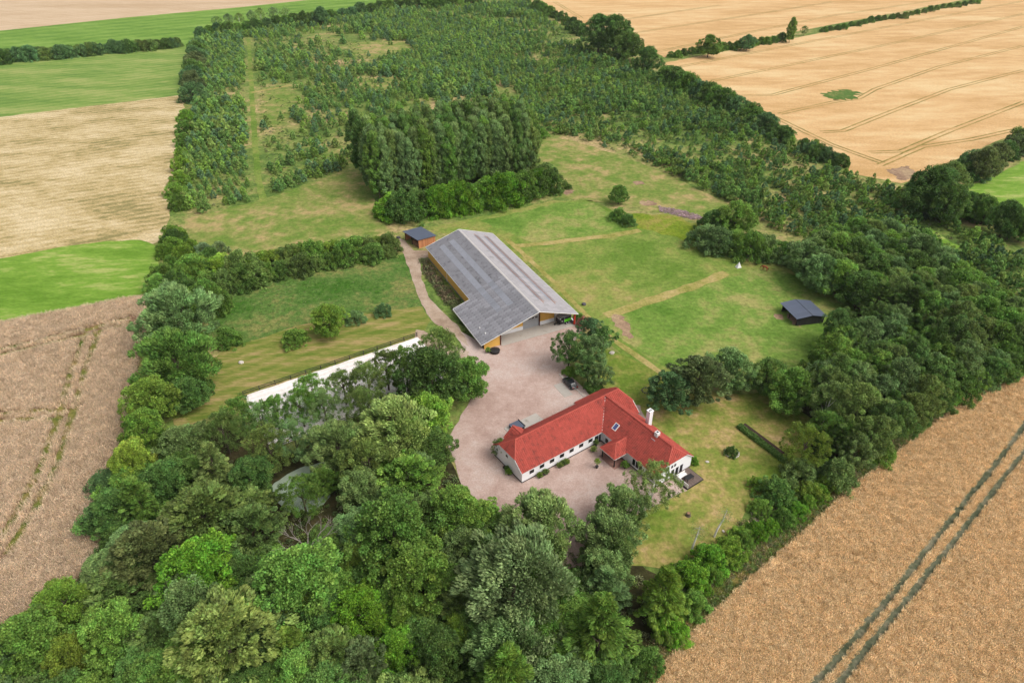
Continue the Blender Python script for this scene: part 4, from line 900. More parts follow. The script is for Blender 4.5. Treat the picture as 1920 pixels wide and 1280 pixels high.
# ---- farmhouse: x along the long wing, y away from the courtyard front
HO = P(978.5, 905.5); HA = math.radians(35.5)
house = empty('farmhouse', (HO.x, HO.y, 0), HA, 'white L-shaped farmhouse with red tiled roofs on the gravel yard', 'house')
K = .815; E0 = 2.95; WD_ = 9.2; RZ = E0+K*WD_/2
zf = lambda v: E0+K*min(v, WD_-v)
hip = 2.0; hz = E0+K*hip
wl = MB()
wl.box(.3, 20.0, 0, .3, 0, E0-.05); wl.box(0.3, 29.5, WD_-.3, WD_, 0, E0-.05)
gp = [(0, 0), (WD_, 0), (WD_, E0-.05), (WD_-hip, hz-.1), (hip, hz-.1), (0, E0-.05)]
for x0 in (0, 29.5): wl.slab([(x0, v, z) for v, z in gp][::-1], (.3, 0, 0))
wl.build('long_wing_wall', M['white_wall'], house)
wr = MB(); wr.box(20.0, 20.3, -15.2, 0, 0, E0-.05); wr.box(28.9, 29.2, -15.2, 0, 0, E0-.05)
wr.slab([(20+v, -15.5, z) for v, z in gp], (0, .3, 0)); wr.build('side_wing_wall', M['white_wall'], house)
put(house, 'plinth', M['black_plinth'], (-.03, 20.0, -.03, .0, 0, .28), (-.03, 0, 0, WD_, 0, .28), (19.97, 20, -15.53, -.03, 0, .28), (20, 29.23, -15.53, -15.5, 0, .28), (29.2, 29.23, -15.5, 0, 0, .28), (29.8, 29.83, 0, WD_, 0, .28))
roof = MB()
o_ = .22
S1 = [(-o_, -o_, zf(-o_)), (20-o_, -o_, zf(-o_)), (24.6, 4.6, RZ), (1.8, 4.6, RZ), (-o_, hip, hz)]
S2 = [(29.2+o_, -o_, zf(-o_)), (30.1, -o_, zf(-o_)), (30.1, hip, hz), (28.2, 4.6, RZ), (24.6, 4.6, RZ)]
S3 = [(30.1, WD_+o_, zf(-o_)), (-o_, WD_+o_, zf(-o_)), (-o_, WD_-hip, hz), (1.8, 4.6, RZ), (28.2, 4.6, RZ), (30.1, WD_-hip, hz)]
S4 = [(-o_, WD_-hip, hz), (-o_, hip, hz), (1.8, 4.6, RZ)]
S5 = [(30.1, hip, hz), (30.1, WD_-hip, hz), (28.2, 4.6, RZ)]
S6 = [(20-o_, -15.5-o_, zf(-o_)), (20+hip, -15.5-o_, hz), (24.6, -14.1, RZ), (24.6, 4.6, RZ), (20-o_, -o_, zf(-o_))]
S7 = [(29.2+o_, -15.5-o_, zf(-o_)), (29.2+o_, -o_, zf(-o_)), (24.6, 4.6, RZ), (24.6, -14.1, RZ), (29.2-hip, -15.5-o_, hz)]
S8 = [(20+hip, -15.5-o_, hz), (29.2-hip, -15.5-o_, hz), (24.6, -14.1, RZ)]
def ccw(p):
    n = Vector((0, 0, 0)); q = [Vector(a) for a in p]
    for i in range(1, len(q)-1): n += (q[i]-q[0]).cross(q[i+1]-q[0])
    return p if n.z > 0 else p[::-1]
slopes = [ccw(s_) for s_ in (S1, S2, S3, S4, S5, S6, S7, S8)]
# rear cross gable and lean-to eave
slopes += [ccw([(2.6, 9.75, 3.1), (4.8, 9.75, 5.0), (4.8, 6.6, 5.0), (2.6, 8.9, 3.1)]), ccw([(7.0, 9.75, 3.1), (4.8, 9.75, 5.0), (4.8, 6.6, 5.0), (7.0, 8.9, 3.1)])]
zl = zf(-o_); slopes.append(ccw([(21.5, WD_+o_-.02, zl+.01), (30.1, WD_+o_-.02, zl+.01), (30.1, 10.7, zl-.75), (21.5, 10.7, zl-.75)]))
for s_ in slopes: roof.slab(s_, (0, 0, -.14))
roof_o = roof.build('roof', M['tile'], house)
for s_ in slopes: tiles(roof_o, s_)
for a, b in [((1.8, 4.6, RZ), (28.2, 4.6, RZ)), ((24.6, 4.6, RZ), (24.6, -14.1, RZ)), ((1.8, 4.6, RZ), (-o_, hip, hz)), ((1.8, 4.6, RZ), (-o_, WD_-hip, hz)), ((28.2, 4.6, RZ), (30.1, hip, hz)), ((28.2, 4.6, RZ), (30.1, WD_-hip, hz)),
             ((24.6, -14.1, RZ), (20+hip, -15.5-o_, hz)), ((24.6, -14.1, RZ), (29.2-hip, -15.5-o_, hz)), ((4.8, 9.75, 4.97), (4.8, 6.5, 4.97))]:
    ridge(roof_o, Vector(a)+Vector((0, 0, .04)), Vector(b)+Vector((0, 0, .04)))
m_ = MB(); va = Vector((20-o_, -o_, zf(-o_)+.07)); vb = Vector((24.6, 4.6, RZ+.02)); m_.cyl(va, vb, .07, .06, 6); m_.build('valley_gutter', M['fascia'], roof_o)
put(house, 'fascia', M['fascia'], (-o_, 20-o_-.06, -o_-.05, -o_, zf(-o_)-.16, zf(-o_)-.02), (20-o_-.05, 20-o_, -15.5-o_, -o_-.06, zf(-o_)-.16, zf(-o_)-.02), (29.2+o_, 29.2+o_+.05, -15.5-o_, -o_, zf(-o_)-.16, zf(-o_)-.02))
vg = MB()
for a, b in [((-o_-.03, -o_, zf(-o_)), (-o_-.03, hip, hz)), ((-o_-.03, hip, hz), (-o_-.03, WD_-hip, hz)), ((30.13, -o_, zf(-o_)), (30.13, hip, hz)), ((20-o_, -15.5-o_-.03, zf(-o_)), (20+hip, -15.5-o_-.03, hz)), ((29.2+o_, -15.5-o_-.03, zf(-o_)), (29.2-hip, -15.5-o_-.03, hz)),
             ((2.6, 9.8, 3.0), (4.8, 9.8, 4.95)), ((7.0, 9.8, 3.0), (4.8, 9.8, 4.95))]:
    vg.cyl(a, b, .055, .055, 6)
vg.build('verge_trim', M['fascia'], house)
MB().slab([(2.75, 9.55, 0), (6.85, 9.55, 0), (6.85, 9.55, 2.95), (4.8, 9.55, 4.7), (2.75, 9.55, 2.95)], (0, -.3, 0)).build('rear_gable_wall', M['white_wall'], house)
for i in range(7): window(house, 2.3+2.45*i, 0, 1.45, .9, .66, '-y', panes=2)
window(house, 0, 4.9, 3.0, .5, .4, '-x'); window(house, 18.6, 0, .4, .8, 1.7, '-y')
door = put(house, 'door', M['black'], (19.2, 19.75, -.04, .01, .05, 2.1)); put(door, 'handle', M['galv'], (19.28, 19.32, -.1, -.04, 1.0, 1.12))
for y_ in (-9.3, -10.2, -11.1): window(house, 20.0, y_, .85, .55, 1.5, '-x')
window(house, 20.0, -1.6, .8, .7, .9, '-x'); window(house, 20.0, -14.2, .9, .6, 1.0, '-x')
for x_ in (22.6, 24.1, 25.3, 26.5): window(house, x_, -15.5, .35, .6, 1.75, '-y')
for x_ in (23.7, 24.5): window(house, x_, -15.5, 2.95, .32, .5, '-y')
# roof window in the side wing slope
rw = bpy.data.objects.new('roof_window', None); link(rw, house); rw.location = (21.7, -2.0, E0+K*1.7+.05); rw.rotation_euler = (0, -math.atan(K), 0)
fr = MB().box(-.75, .75, -.55, -.43, 0, .16).box(-.75, .75, .43, .55, 0, .16).box(-.75, -.63, -.43, .43, 0, .16).box(.63, .75, -.43, .43, 0, .16); fr.build('frame', M['fascia'], rw); put(rw, 'pane', M['sky_glass'], (-.63, .63, -.43, .43, 0, .09))
# chimneys
ch = MB().box(27.2, 28.15, -5.5, -4.6, 3.3, 7.7).box(27.13, 28.22, -5.57, -4.53, 7.7, 7.88); c_ = ch.build('chimney', M['white_wall'], house, bevel=.02)
put(c_, 'flue', M['black'], (27.34, 27.6, -5.25, -4.85, 7.88, 7.9), (27.74, 28.0, -5.25, -4.85, 7.88, 7.9))
ch2 = MB().box(24.2, 25.0, -10.5, -9.7, 6.2, 7.5); c2 = ch2.build('vent_stack', M['fascia'], house, bevel=.03); put(c2, 'flue', M['black'], (24.4, 24.8, -10.3, -9.9, 7.5, 7.53))
put(c2, 'flashing', M['galv'], (23.6, 24.3, -10.6, -9.6, 5.95, 6.1))
# porch
pz = 2.55; pr = [(16.6, -7.4), (16.6, -3.2), (20.6, -3.2), (20.6, -7.4)]; pk = .8
px0, px1, py0, py1 = 16.6, 21.9, -7.4, -3.2; pzr = pz+2.1*pk
prs = [ccw([(px0, py0, pz), (20.1, py0, pz), (22.1, -5.3, pzr), (px0+2.1, -5.3, pzr)]), ccw([(px0, py1, pz), (20.1, py1, pz), (22.1, -5.3, pzr), (px0+2.1, -5.3, pzr)]), ccw([(px0, py0, pz), (px0, py1, pz), (px0+2.1, -5.3, pzr)])]
pm = MB(); [pm.slab(s_, (0, 0, -.12)) for s_ in prs]; po = pm.build('porch_roof', M['tile'], house)
for s_ in prs: tiles(po, s_)
for a, b in [((px0+2.1, -5.3, pzr), (22.0, -5.3, pzr)), ((px0+2.1, -5.3, pzr), (px0, py0, pz)), ((px0+2.1, -5.3, pzr), (px0, py1, pz))]: ridge(po, a, b, .11)
put(po, 'trim', M['fascia'], (px0-.06, px0, py0, py1, pz-.14, pz), (px0, 19.9, py0-.06, py0, pz-.14, pz), (px0, 19.9, py1, py1+.06, pz-.14, pz))
for yy in (-7.0, -3.6): put(house, 'porch_post', M['black'], (17.0, 17.2, yy-.1, yy+.1, 0, pz-.1), bevel=.015)
put(house, 'porch_floor', pmat('porch_paving', srgb(150, 112, 100, .78), .9, .2, 2), (16.7, 19.97, -7.6, -3.0, .03, .09))
# ---- terrace deck at the end of the side wing
deck = empty('terrace_deck', tuple(house.matrix_basis @ Vector((26.3, -17.5, 0))), HA, 'grey timber terrace deck at the end of the house', 'deck')
for i in range(15): put(deck, 'board', M['timber'], (-2.1+i*.29, -1.84+i*.29, -1.9, 1.95, .28, .34))
put(deck, 'frame', M['black_plinth'], (-2.16, 2.3, -1.96, -1.9, .02, .34), (2.26, 2.32, -1.9, 1.95, .02, .34), (-2.16, -2.1, -1.9, 1.95, .02, .34))
put(deck, 'privacy_screen', M['fascia'], (-1.98, -1.9, -1.85, 1.6, .36, 1.2))
hl = lambda x, y, z=0: house.matrix_basis @ Vector((x, y, z))
tb = empty('garden_table', tuple(hl(26.2, -17.9, .34)), HA, 'dark grey garden table on the terrace deck', 'table')
put(tb, 'tabletop', M['black_plinth'], (-.9, .9, -.5, .5, .7, .76), bevel=.01)
for a in (-.8, .72):
    for b in (-.42, .34): put(tb, 'leg', M['black'], (a, a+.08, b, b+.08, 0, .7))
bn = empty('garden_bench', tuple(hl(25.6, -16.7, .34)), HA, 'white cushioned bench beside the dark table on the deck', 'bench')
put(bn, 'seat', M['fascia'], (-1.3, 1.1, -.35, .3, .3, .46), bevel=.04); put(bn, 'backrest', M['fascia'], (-1.3, 1.1, .3, .42, .3, .95), bevel=.04)
for a in (-1.2, .95): put(bn, 'leg', M['galv'], (a, a+.08, -.3, .25, 0, .3))
# ---- concrete slab behind the house with a dark lidded box
sl = put(None, 'concrete_slab', M['concrete'], (6.0, 14.4, 11.3, 14.6, .02, .14), kind='structure', bevel=.03); sl.location = (HO.x, HO.y, 0); sl.rotation_euler = (0, 0, HA)
bx_ = empty('storage_box', tuple(hl(8.2, 13.0, .14)), HA, 'dark flat-lidded storage box on the concrete slab behind the house', 'box')
put(bx_, 'box', M['black'], (-1.2, 1.2, -1.1, 1.1, 0, .75), bevel=.03); put(bx_, 'lid', M['metal_roof'], (-1.28, 1.28, -1.18, 1.18, .75, .84), bevel=.02); put(bx_, 'edge_rail', M['black'], (1.2, 1.3, -1.3, 1.3, .84, 1.0))

# ---- barn (riding hall): x across, y along the ridge away from the yard
BO = P(908, 655); BA = math.radians(26.0)
barn = empty('barn', (BO.x, BO.y, 0), BA, 'long barn with grey corrugated roof and yellow walls', 'barn')
bl = lambda x, y, z=0: barn.matrix_basis @ Vector((x, y, z))
kb = .333; bx, bz = 14.6, 7.25; zb = lambda u: bz-kb*abs(u-bx)
F0, F1, WV = -.9, 51.0, 17.5
rb = MB()
def bs(u0, u1, v0, v1): return ccw([(u0, v0, zb(u0)), (u1, v0, zb(u1)), (u1, v1, zb(u1)), (u0, v1, zb(u0))])
for a in ((3.8, bx, F0, F1), (-1.0, 3.8, F0, WV), (bx, 25.7, F0, F1)): rb.slab(bs(*a), (0, 0, -.16))
rbo = rb.build('roof', M['soffit'], barn)
# corrugated sheets: 300 nearest the yard as single pieces, the rest joined
ang = math.atan(kb); SW, SL = 1.16, 1.62
def sheet_mesh(nm, mt):
    vs, fs = [], []; nw = 7
    for e in (0, 1):
        for i in range(nw*2+1): vs.append((e*(SL+.10), -SW/2+SW*i/(nw*2), .03*(i % 2)+(.035 if e == 0 else .012)))
    k = nw*2+1
    for i in range(k-1): fs.append((i, k+i, k+i+1, i+1))
    me = MB().add(vs, [f[::-1] if False else f for f in fs]).mesh(nm); me.materials.append(mt); return me
SMESH = {k: sheet_mesh('roof_sheet', M[v]) for k, v in (('d', 'sheet_dark'), ('p', 'sheet_pale'), ('s', 'skylight_sheet'))}
SMESH['ps'] = sheet_mesh('roof_sheet', M['skylight_sheet'])
pieces = []
def run(side):
    sgn = -1 if side == 'L' else 1
    full = (bx+1.0)/math.cos(ang) if side == 'L' else (25.7-bx)/math.cos(ang)
    rows = int(round(full/SL)); step = full/rows
    for r in range(rows):
        s1 = full-(r)*step; u1 = bx+sgn*s1*math.cos(ang)      # lower edge of the row
        um = bx+sgn*(s1-step/2)*math.cos(ang)
        vend = WV if (side == 'L' and um < 3.6) else F1
        n_ = int(round((vend-F0)/SW)); w_ = (vend-F0)/n_
        for c in range(n_):
            v_ = F0+(c+.5)*w_
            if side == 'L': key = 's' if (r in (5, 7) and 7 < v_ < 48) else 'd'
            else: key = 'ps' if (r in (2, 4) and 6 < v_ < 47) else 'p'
            pieces.append((v_+abs(u1-bx)*.1, key, u1, v_, zb(u1), sgn, step, w_))
run('L'); run('R'); pieces.sort(key=lambda p: p[0])
def place(p):
    _, key, u1, v_, z1, sgn, step, w_ = p
    return Matrix.Translation((u1, v_, z1+.01)) @ Matrix.Rotation(0 if sgn < 0 else math.pi, 4, 'Z') @ Matrix.Rotation(-ang, 4, 'Y') @ Matrix.Diagonal((step/SL, w_/SW*1.01, 1, 1))
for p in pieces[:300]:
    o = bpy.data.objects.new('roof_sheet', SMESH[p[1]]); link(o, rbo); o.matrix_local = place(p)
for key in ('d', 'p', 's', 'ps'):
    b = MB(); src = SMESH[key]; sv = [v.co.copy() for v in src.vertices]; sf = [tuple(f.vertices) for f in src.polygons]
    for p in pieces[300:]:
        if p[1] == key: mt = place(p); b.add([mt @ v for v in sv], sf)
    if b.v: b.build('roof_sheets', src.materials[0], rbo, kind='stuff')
m_ = MB(); n_ = 44
for i in range(n_): a = F0+(F1-F0)*i/n_; m_.add([(bx-.3, a, bz-.02), (bx, a, bz+.11), (bx+.3, a, bz-.02), (bx-.3, a+1.2, bz-.03), (bx, a+1.2, bz+.10), (bx+.3, a+1.2, bz-.03)], [(0, 1, 4, 3), (1, 2, 5, 4)])
m_.build('ridge_cap', pmat('ridge_cap', srgb(206, 200, 196, .78), .8, .15), rbo)
m_ = MB()
for rr in (4.6, 8.2):
    for i in range(60): u = bx+rr*.95; v_ = 5+i*.72; m_.add([(u-.5, v_, zb(u-.5)+.1), (u+.35, v_+.12, zb(u+.35)+.1), (u+.35, v_+.24, zb(u+.35)+.1), (u-.5, v_+.12, zb(u-.5)+.1)], [(0, 1, 2, 3)])
    u = bx+rr*.95-.55; m_.add([(u-.07, 4, zb(u)+.1), (u+.07, 4, zb(u+.07)+.1), (u+.07, 48.5, zb(u+.07)+.1), (u-.07, 48.5, zb(u)+.1)], [(0, 1, 2, 3)])
m_.build('rusty_battens', M['rust'], rbo, kind='stuff')
tr = MB()
for a, b in [((-1.0, F0-.03, zb(-1)+.02), (bx, F0-.03, bz+.02)), ((bx, F0-.03, bz+.02), (25.7, F0-.03, zb(25.7)+.02)), ((3.8, F1+.03, zb(3.8)+.02), (bx, F1+.03, bz+.02)), ((bx, F1+.03, bz+.02), (25.7, F1+.03, zb(25.7)+.02)),
             ((-1.04, F0, zb(-1)-.02), (-1.04, WV, zb(-1)-.02)), ((3.74, WV, zb(3.8)-.02), (3.74, F1, zb(3.8)-.02)), ((25.75, F0, zb(25.7)-.02), (25.75, F1, zb(25.7)-.02)), ((-1, WV+.03, zb(-1)+.02), (3.8, WV+.03, zb(3.8)+.02))]:
    tr.cyl(a, b, .07, .07, 6)
tr.build('white_edge_trim', M['fascia'], barn)
# walls
put(barn, 'long_wall', M['yellow'], (4.2, 4.45, WV-.3, 50.4, .35, 3.62), label='yellow boarded long wall'); put(barn, 'long_wall', M['yellow'], (25.15, 25.4, 9.0, 50.4, .35, 3.5))
put(barn, 'plinth', M['inner_wall'], (4.17, 4.48, WV-.3, 50.43, 0, .35), (25.12, 25.43, 9.0, 50.43, 0, .35))
MB().slab([(4.45, 50.4, 0), (25.15, 50.4, 0), (25.15, 50.4, zb(25.15)-.2), (bx, 50.4, bz-.2), (4.45, 50.4, zb(4.45)-.2)], (0, -.25, 0)).build('rear_gable', M['yellow'], barn)
MB().slab([(0, 0, .05), (4.2, 0, .05), (4.2, 0, zb(4.2)-.18), (0, 0, zb(0)-.18)], (0, .2, 0)).build('wing_front_wall', M['yellow'], barn)
put(barn, 'wing_side_wall', M['black_board'], (0, .2, .2, WV-.5, 0, zb(0)-.2)); put(barn, 'wing_rear_wall', M['yellow'], (.2, 4.2, WV-.7, WV-.5, 0, zb(.2)-.2))  # black side wall colour stands in for the shade under the wing eaves
put(barn, 'wing_gutter', M['fascia'], (-1.14, -1.02, F0, WV, zb(-1)-.24, zb(-1)-.12)); put(barn, 'downpipe', M['fascia'], (-.1, 0.0, WV-.62, WV-.5, 0, zb(-1)-.2)); put(barn, 'downpipe', M['fascia'], (4.08, 4.18, 35, 35.1, 0, 3.4))
put(barn, 'corner_post', M['darkred'], (4.22, 4.5, -.12, .2, 0, zb(4.4)-.2)); put(barn, 'corner_post', M['red_paint'], (25.0, 25.42, -.2, .22, 0, zb(25.2)-.2)); put(barn, 'corner_post', M['darkred'], (16.85, 17.05, 3.3, 3.5, 0, zb(17)-.25))
MB().slab([(4.45, 3.6, 1.15), (12.3, 3.6, 1.15), (12.3, 3.6, zb(12.3)-.2), (4.45, 3.6, zb(4.45)-.2)], (0, .2, 0)).build('front_wall_boarding', M['yellow'], barn)
MB().slab([(16.9, 3.6, 1.15), (21.3, 3.6, 1.15), (21.3, 3.6, zb(21.3)-.2), (16.9, 3.6, zb(16.9)-.2)], (0, .2, 0)).build('front_wall_boarding', M['yellow'], barn)
put(barn, 'front_wall_base', M['white_wall'], (4.45, 12.3, 3.52, 3.85, .1, 1.15)); put(barn, 'front_wall_base', M['white_wall'], (16.9, 21.3, 3.52, 3.85, .1, 1.15))
MB().slab([(12.3, 3.62, 4.3), (16.9, 3.62, 4.3), (16.9, 3.62, zb(16.9)-.2), (bx, 3.62, bz-.2), (12.3, 3.62, zb(12.3)-.2)], (0, .2, 0)).build('door_gable_panel', M['galv'], barn)
dr = bpy.data.objects.new('sectional_door', None); link(dr, barn); dr.location = (12.3, 3.6, .1)
for i in range(7): put(dr, 'door_panel', M['galv'], (.03, 4.5, -.03, .08, i*.6+.012, (i+1)*.6-.012), bevel=.01)
for i in range(4): put(dr, 'door_window', M['glass'], (.45+i*.98, 1.15+i*.98, -.045, 0, 2.55, 2.9))
put(barn, 'bay_wall', M['inner_wall'], (21.3, 25.15, 8.9, 9.1, 0, 3.6), (21.1, 21.3, 3.85, 9.1, 0, zb(21.1)-.25), (25.15, 25.4, .22, 9.0, 0, .9))
put(barn, 'bay_opening_sill', M['white_wall'], (25.12, 25.43, .24, 9.0, .9, 1.0))
ap = put(None, 'concrete_apron', M['concrete'], (4.5, 25.6, -.65, 8.9, .02, .13), kind='structure', bevel=.02); ap.location = (BO.x, BO.y, 0); ap.rotation_euler = (0, 0, BA)
put(barn, 'roof_vent', M['fascia'], (1.2, 1.45, 2.0, 2.3, zb(1.3), zb(1.3)+.35)); put(barn, 'roof_vent', M['fascia'], (1.0, 1.25, 5.0, 5.25, zb(1.1), zb(1.1)+.3))

# ---- horse trailer under the barn roof
tp = bl(22.9, 1.9, .13)
tl = empty('horse_trailer', tuple(tp), BA+math.radians(4), 'black and green horse trailer parked under the barn roof', 'trailer')
M['tr_green'] = pmat('green_panel', srgb(96, 206, 28, .85), .35, .06, spec=.5); M['tr_grey'] = pmat('grey_trailer', srgb(150, 154, 158, .8), .4, .1, spec=.5); M['rubber'] = pmat('rubber', (.02, .02, .02), .85, .2); M['rim'] = pmat('rim', srgb(200, 200, 204, .8), .4, .1, spec=.5)
bdy = MB().slab([(-1.5, -.95, .45), (2.0, -.95, .45), (2.0, -.95, 2.25), (-1.1, -.95, 2.25), (-1.5, -.95, 1.7)], (0, 1.9, 0)).build('body', M['black'], tl, bevel=.06)
put(tl, 'side_panel', M['tr_green'], (-.15, 1.85, -1.0, -.952, .75, 1.55), bevel=.02); put(tl, 'panel_frame', M['tr_grey'], (-.26, -.16, -1.0, -.952, .5, 2.2), (-.16, 1.9, -1.0, -.952, 2.16, 2.24), (1.86, 1.95, -1.0, -.952, .5, 2.16))
put(tl, 'trailer_roof', M['tr_grey'], (-1.2, 2.05, -1.0, 1.0, 2.25, 2.36), bevel=.05); put(tl, 'front_cap', M['tr_grey'], (-1.56, -1.1, -.98, .98, 1.72, 2.2), bevel=.15)
dd = put(tl, 'groom_door', M['black'], (-1.2, -.5, -1.0, -.955, .6, 1.9), bevel=.02); put(dd, 'emblem', M['fascia'], (-.95, -.75, -1.012, -1.001, 1.1, 1.35))
for x_ in (.45, 1.2):
    for y_ in (-1.0, 1.0):
        wh = MB().cyl((x_, y_-.1, .33), (x_, y_+.1, .33), .33, .33, 14).build('wheel', M['rubber'], tl); MB().cyl((x_, y_-.115, .33), (x_, y_+.115, .33), .19, .19, 12).build('rim', M['rim'], wh)
put(tl, 'mudguard', M['black_plinth'], (.05, 1.6, -1.15, -.95, .66, .74), bevel=.02); put(tl, 'drawbar', M['black_plinth'], (-2.7, -1.5, -.07, .07, .42, .54)); put(tl, 'jockey_wheel', M['rubber'], (-2.45, -2.3, -.12, .02, 0, .5))

# ---- field shelter on the horse paddock
def quad_frame(a, b, c):
    """origin a, x axis towards b, y towards c"""
    d = (b-a); return math.atan2(d.y, d.x), d.length, (c-a).length
sa = P(1492, 611); sb = P(1543, 605); sc_ = P(1474, 583)
ang_s, Ls, Ws = quad_frame(sa, sb, sc_)
she = empty('field_shelter', (sa.x, sa.y, 0), ang_s, 'black open-fronted field shelter on the horse paddock', 'shelter')
Ws = max(6.0, min(Ws, 9.0)); hL, hR, xr = 2.5, 2.2, Ls*.48; zr = 3.0
for i in range(int(Ls/.5)):
    x0 = i*.5; zt = hL+(zr-hL)*min(1, x0/xr) if x0 < xr else zr-(zr-hR)*(x0-xr)/(Ls-xr)
    put(she, 'board', M['black_board'], (x0+.015, x0+.485, -.03, .03, 0, zt-.12)); put(she, 'board', M['black_board'], (x0+.015, x0+.485, Ws-.03, Ws+.03, 0, zt-.12))
put(she, 'rear_wall', M['black_board'], (Ls-.06, Ls, .03, Ws-.03, 0, hR-.12))
for y_ in (.15, Ws*.5, Ws-.15): put(she, 'post', M['black_board'], (.05, .2, y_-.08, y_+.08, 0, hL-.1))
put(she, 'header_beam', M['black_board'], (.05, .2, .1, Ws-.1, hL-.3, hL-.1))
nr = 8
for i in range(nr):
    y0 = -.5+(Ws+1.0)*i/nr; y1 = -.5+(Ws+1.0)*(i+1)/nr-.02
    MB().slab(ccw([(-.6, y0, hL-.1), (xr-.08, y0, zr), (xr-.08, y1, zr), (-.6, y1, hL-.1)]), (0, 0, -.06)).build('roof_sheet', M['metal_roof'], she)
    MB().slab(ccw([(xr+.08, y0, zr), (Ls+.5, y0, hR-.08), (Ls+.5, y1, hR-.08), (xr+.08, y1, zr)]), (0, 0, -.06)).build('roof_sheet', M['metal_roof'], she)
put(she, 'ridge_gap', M['black'], (xr-.08, xr+.08, -.5, Ws+.5, zr-.08, zr+.01))
# ---- wood shed behind the barn
wa = P(785.6, 466); wb = P(816.5, 455); wc_ = P(763, 441)
ang_w, Lw, Ww = quad_frame(wa, wb, wc_)
ws = empty('wood_shed', (wa.x, wa.y, 0), ang_w, 'small wood shed with flat dark roof behind the barn', 'shed')
Lw = max(4.5, min(Lw, 7.0)); Ww = 7.6; hf, hr = 3.0, 2.5
nb = 14
for i in range(nb):
    x0 = Lw*i/nb; zt = hf+(hr-hf)*(i+.5)/nb; put(ws, 'board', M['larch'], (x0+.01, x0+Lw/nb-.01, -.04, .03, 0, zt))
put(ws, 'rear_wall', M['larch'], (Lw-.06, Lw, .03, Ww, 0, hr)); put(ws, 'far_wall', M['larch'], (0, Lw-.06, Ww-.06, Ww, 0, hr))
for y_ in (.1, Ww*.5, Ww-.1): put(ws, 'post', M['black_board'], (.02, .16, y_-.07, y_+.07, 0, hf-.05))
MB().slab(ccw([(-.5, -.4, hf+.12), (Lw+.3, -.4, hr+.06), (Lw+.3, Ww+.4, hr+.06), (-.5, Ww+.4, hf+.12)]), (0, 0, -.14)).build('roof', M['metal_roof'], ws)
lg = empty('log_pile', tuple(ws.matrix_basis @ Vector((1.2, 2.2, 0))), ang_w, 'stacked split logs inside the wood shed', 'logs')
rg = random.Random(8)
for i in range(9):
    for j in range(4): r_ = rg.uniform(.13, .19); MB().cyl((-1.0, -1.4+i*.37, .2+j*.36), (rg.uniform(.6, 1.0), -1.4+i*.37, .2+j*.36), r_, r_, 7).build('log', M['log'], lg)

# ------------------------------------------------------------------ fences, vehicles, animals, garden things
def fence(name, a, b, label, spacing=3.4, h=1.25, rails=(.6, 1.1), mt=None):
    a = Vector(a); b = Vector(b); d = b-a; n = max(1, int(d.length/spacing)); an = math.atan2(d.y, d.x); L = d.length
    e = empty(name, (a.x, a.y, 0), an, label, 'fence')
    for i in range(n+1): put(e, 'post', mt or M['fence_black'], (L*i/n-.07, L*i/n+.07, -.07, .07, 0, h))
    for z in rails:
        for i in range(n): put(e, 'rail', mt or M['fence_black'], (L*i/n+.072, L*(i+1)/n-.072, -.04, .04, z-.07, z+.07))
    return e
fence('arena_fence', A0-An*.3, A0-An*.3+Ad*AL, 'black post and rail fence along the lawn side of the white arena')
fence('arena_fence', A0+An*(AW+.3)+Ad*14, A0+An*(AW+.3)+Ad*AL, 'black post and rail fence along the wooded side of the white arena')

# ---- parked black car
ca = P(1060.5, 713); cb_ = P(1076.5, 730); cang = math.atan2(ca.y-cb_.y, ca.x-cb_.x); cm = (ca+cb_)/2
car = empty('parked_car', (cm.x, cm.y, .05), cang, 'black car parked at the edge of the gravel yard', 'car')
M['carpaint'] = pmat('black_car_paint', (.012, .013, .018), .18, .1, spec=.6)
def loft(secs):
    """secs: (x, half width, z bottom, z top, top half width)"""
    vs, fs = [], []
    for x, w_, z0, z1, wt in secs: vs += [(x, -w_, z0), (x, -w_, (z0+z1)/2), (x, -wt, z1), (x, wt, z1), (x, w_, (z0+z1)/2), (x, w_, z0)]
    for i in range(len(secs)-1):
        for j in range(6): a = i*6+j; b = i*6+(j+1) % 6; fs.append((a, b, b+6, a+6))
    fs += [tuple(range(6))[::-1], tuple(len(vs)-6+j for j in range(6))]
    return MB().add(vs, fs)
loft([(-2.2, .72, .35, .78, .66), (-2.05, .86, .25, .92, .78), (-1.0, .9, .22, .98, .84), (.6, .9, .22, .96, .84), (1.6, .88, .24, .84, .76), (2.1, .78, .3, .66, .66), (2.2, .66, .36, .58, .58)]).build('body', M['carpaint'], car, bevel=.05, smooth=True)
loft([(-1.95, .74, .93, .98, .70), (-1.3, .78, .95, 1.42, .60), (.1, .78, .96, 1.46, .62), (1.05, .78, .94, .99, .72)]).build('windows', M['glass'], car, smooth=False)
loft([(-1.25, .6, 1.40, 1.46, .56), (-.6, .62, 1.44, 1.50, .58), (.08, .63, 1.44, 1.48, .58)]).build('car_roof', M['carpaint'], car, bevel=.02)
for x_ in (-1.35, 1.35):
    for y_ in (-.84, .84):
        wh = MB().cyl((x_, y_-.11, .32), (x_, y_+.11, .32), .32, .32, 16).build('wheel', M['rubber'], car); MB().cyl((x_, y_-.12, .32), (x_, y_+.12, .32), .2, .2, 12).build('rim', M['rim'], wh)
for y_ in (-.55, .55): put(car, 'headlight', M['fascia'], (2.1, 2.19, y_-.16, y_+.16, .55, .66), bevel=.02); put(car, 'tail_light', M['red_paint'], (-2.2, -2.12, y_-.14, y_+.14, .7, .85))
put(car, 'number_plate', M['fascia'], (-2.235, -2.2, -.25, .25, .5, .6))
slab2 = put(None, 'paving_slab', M['concrete'], (-2.4, 2.4, -1.1, 1.1, .05, .09), kind='structure'); q_ = P(1056, 731); slab2.location = (q_.x, q_.y, 0); slab2.rotation_euler = (0, 0, cang)
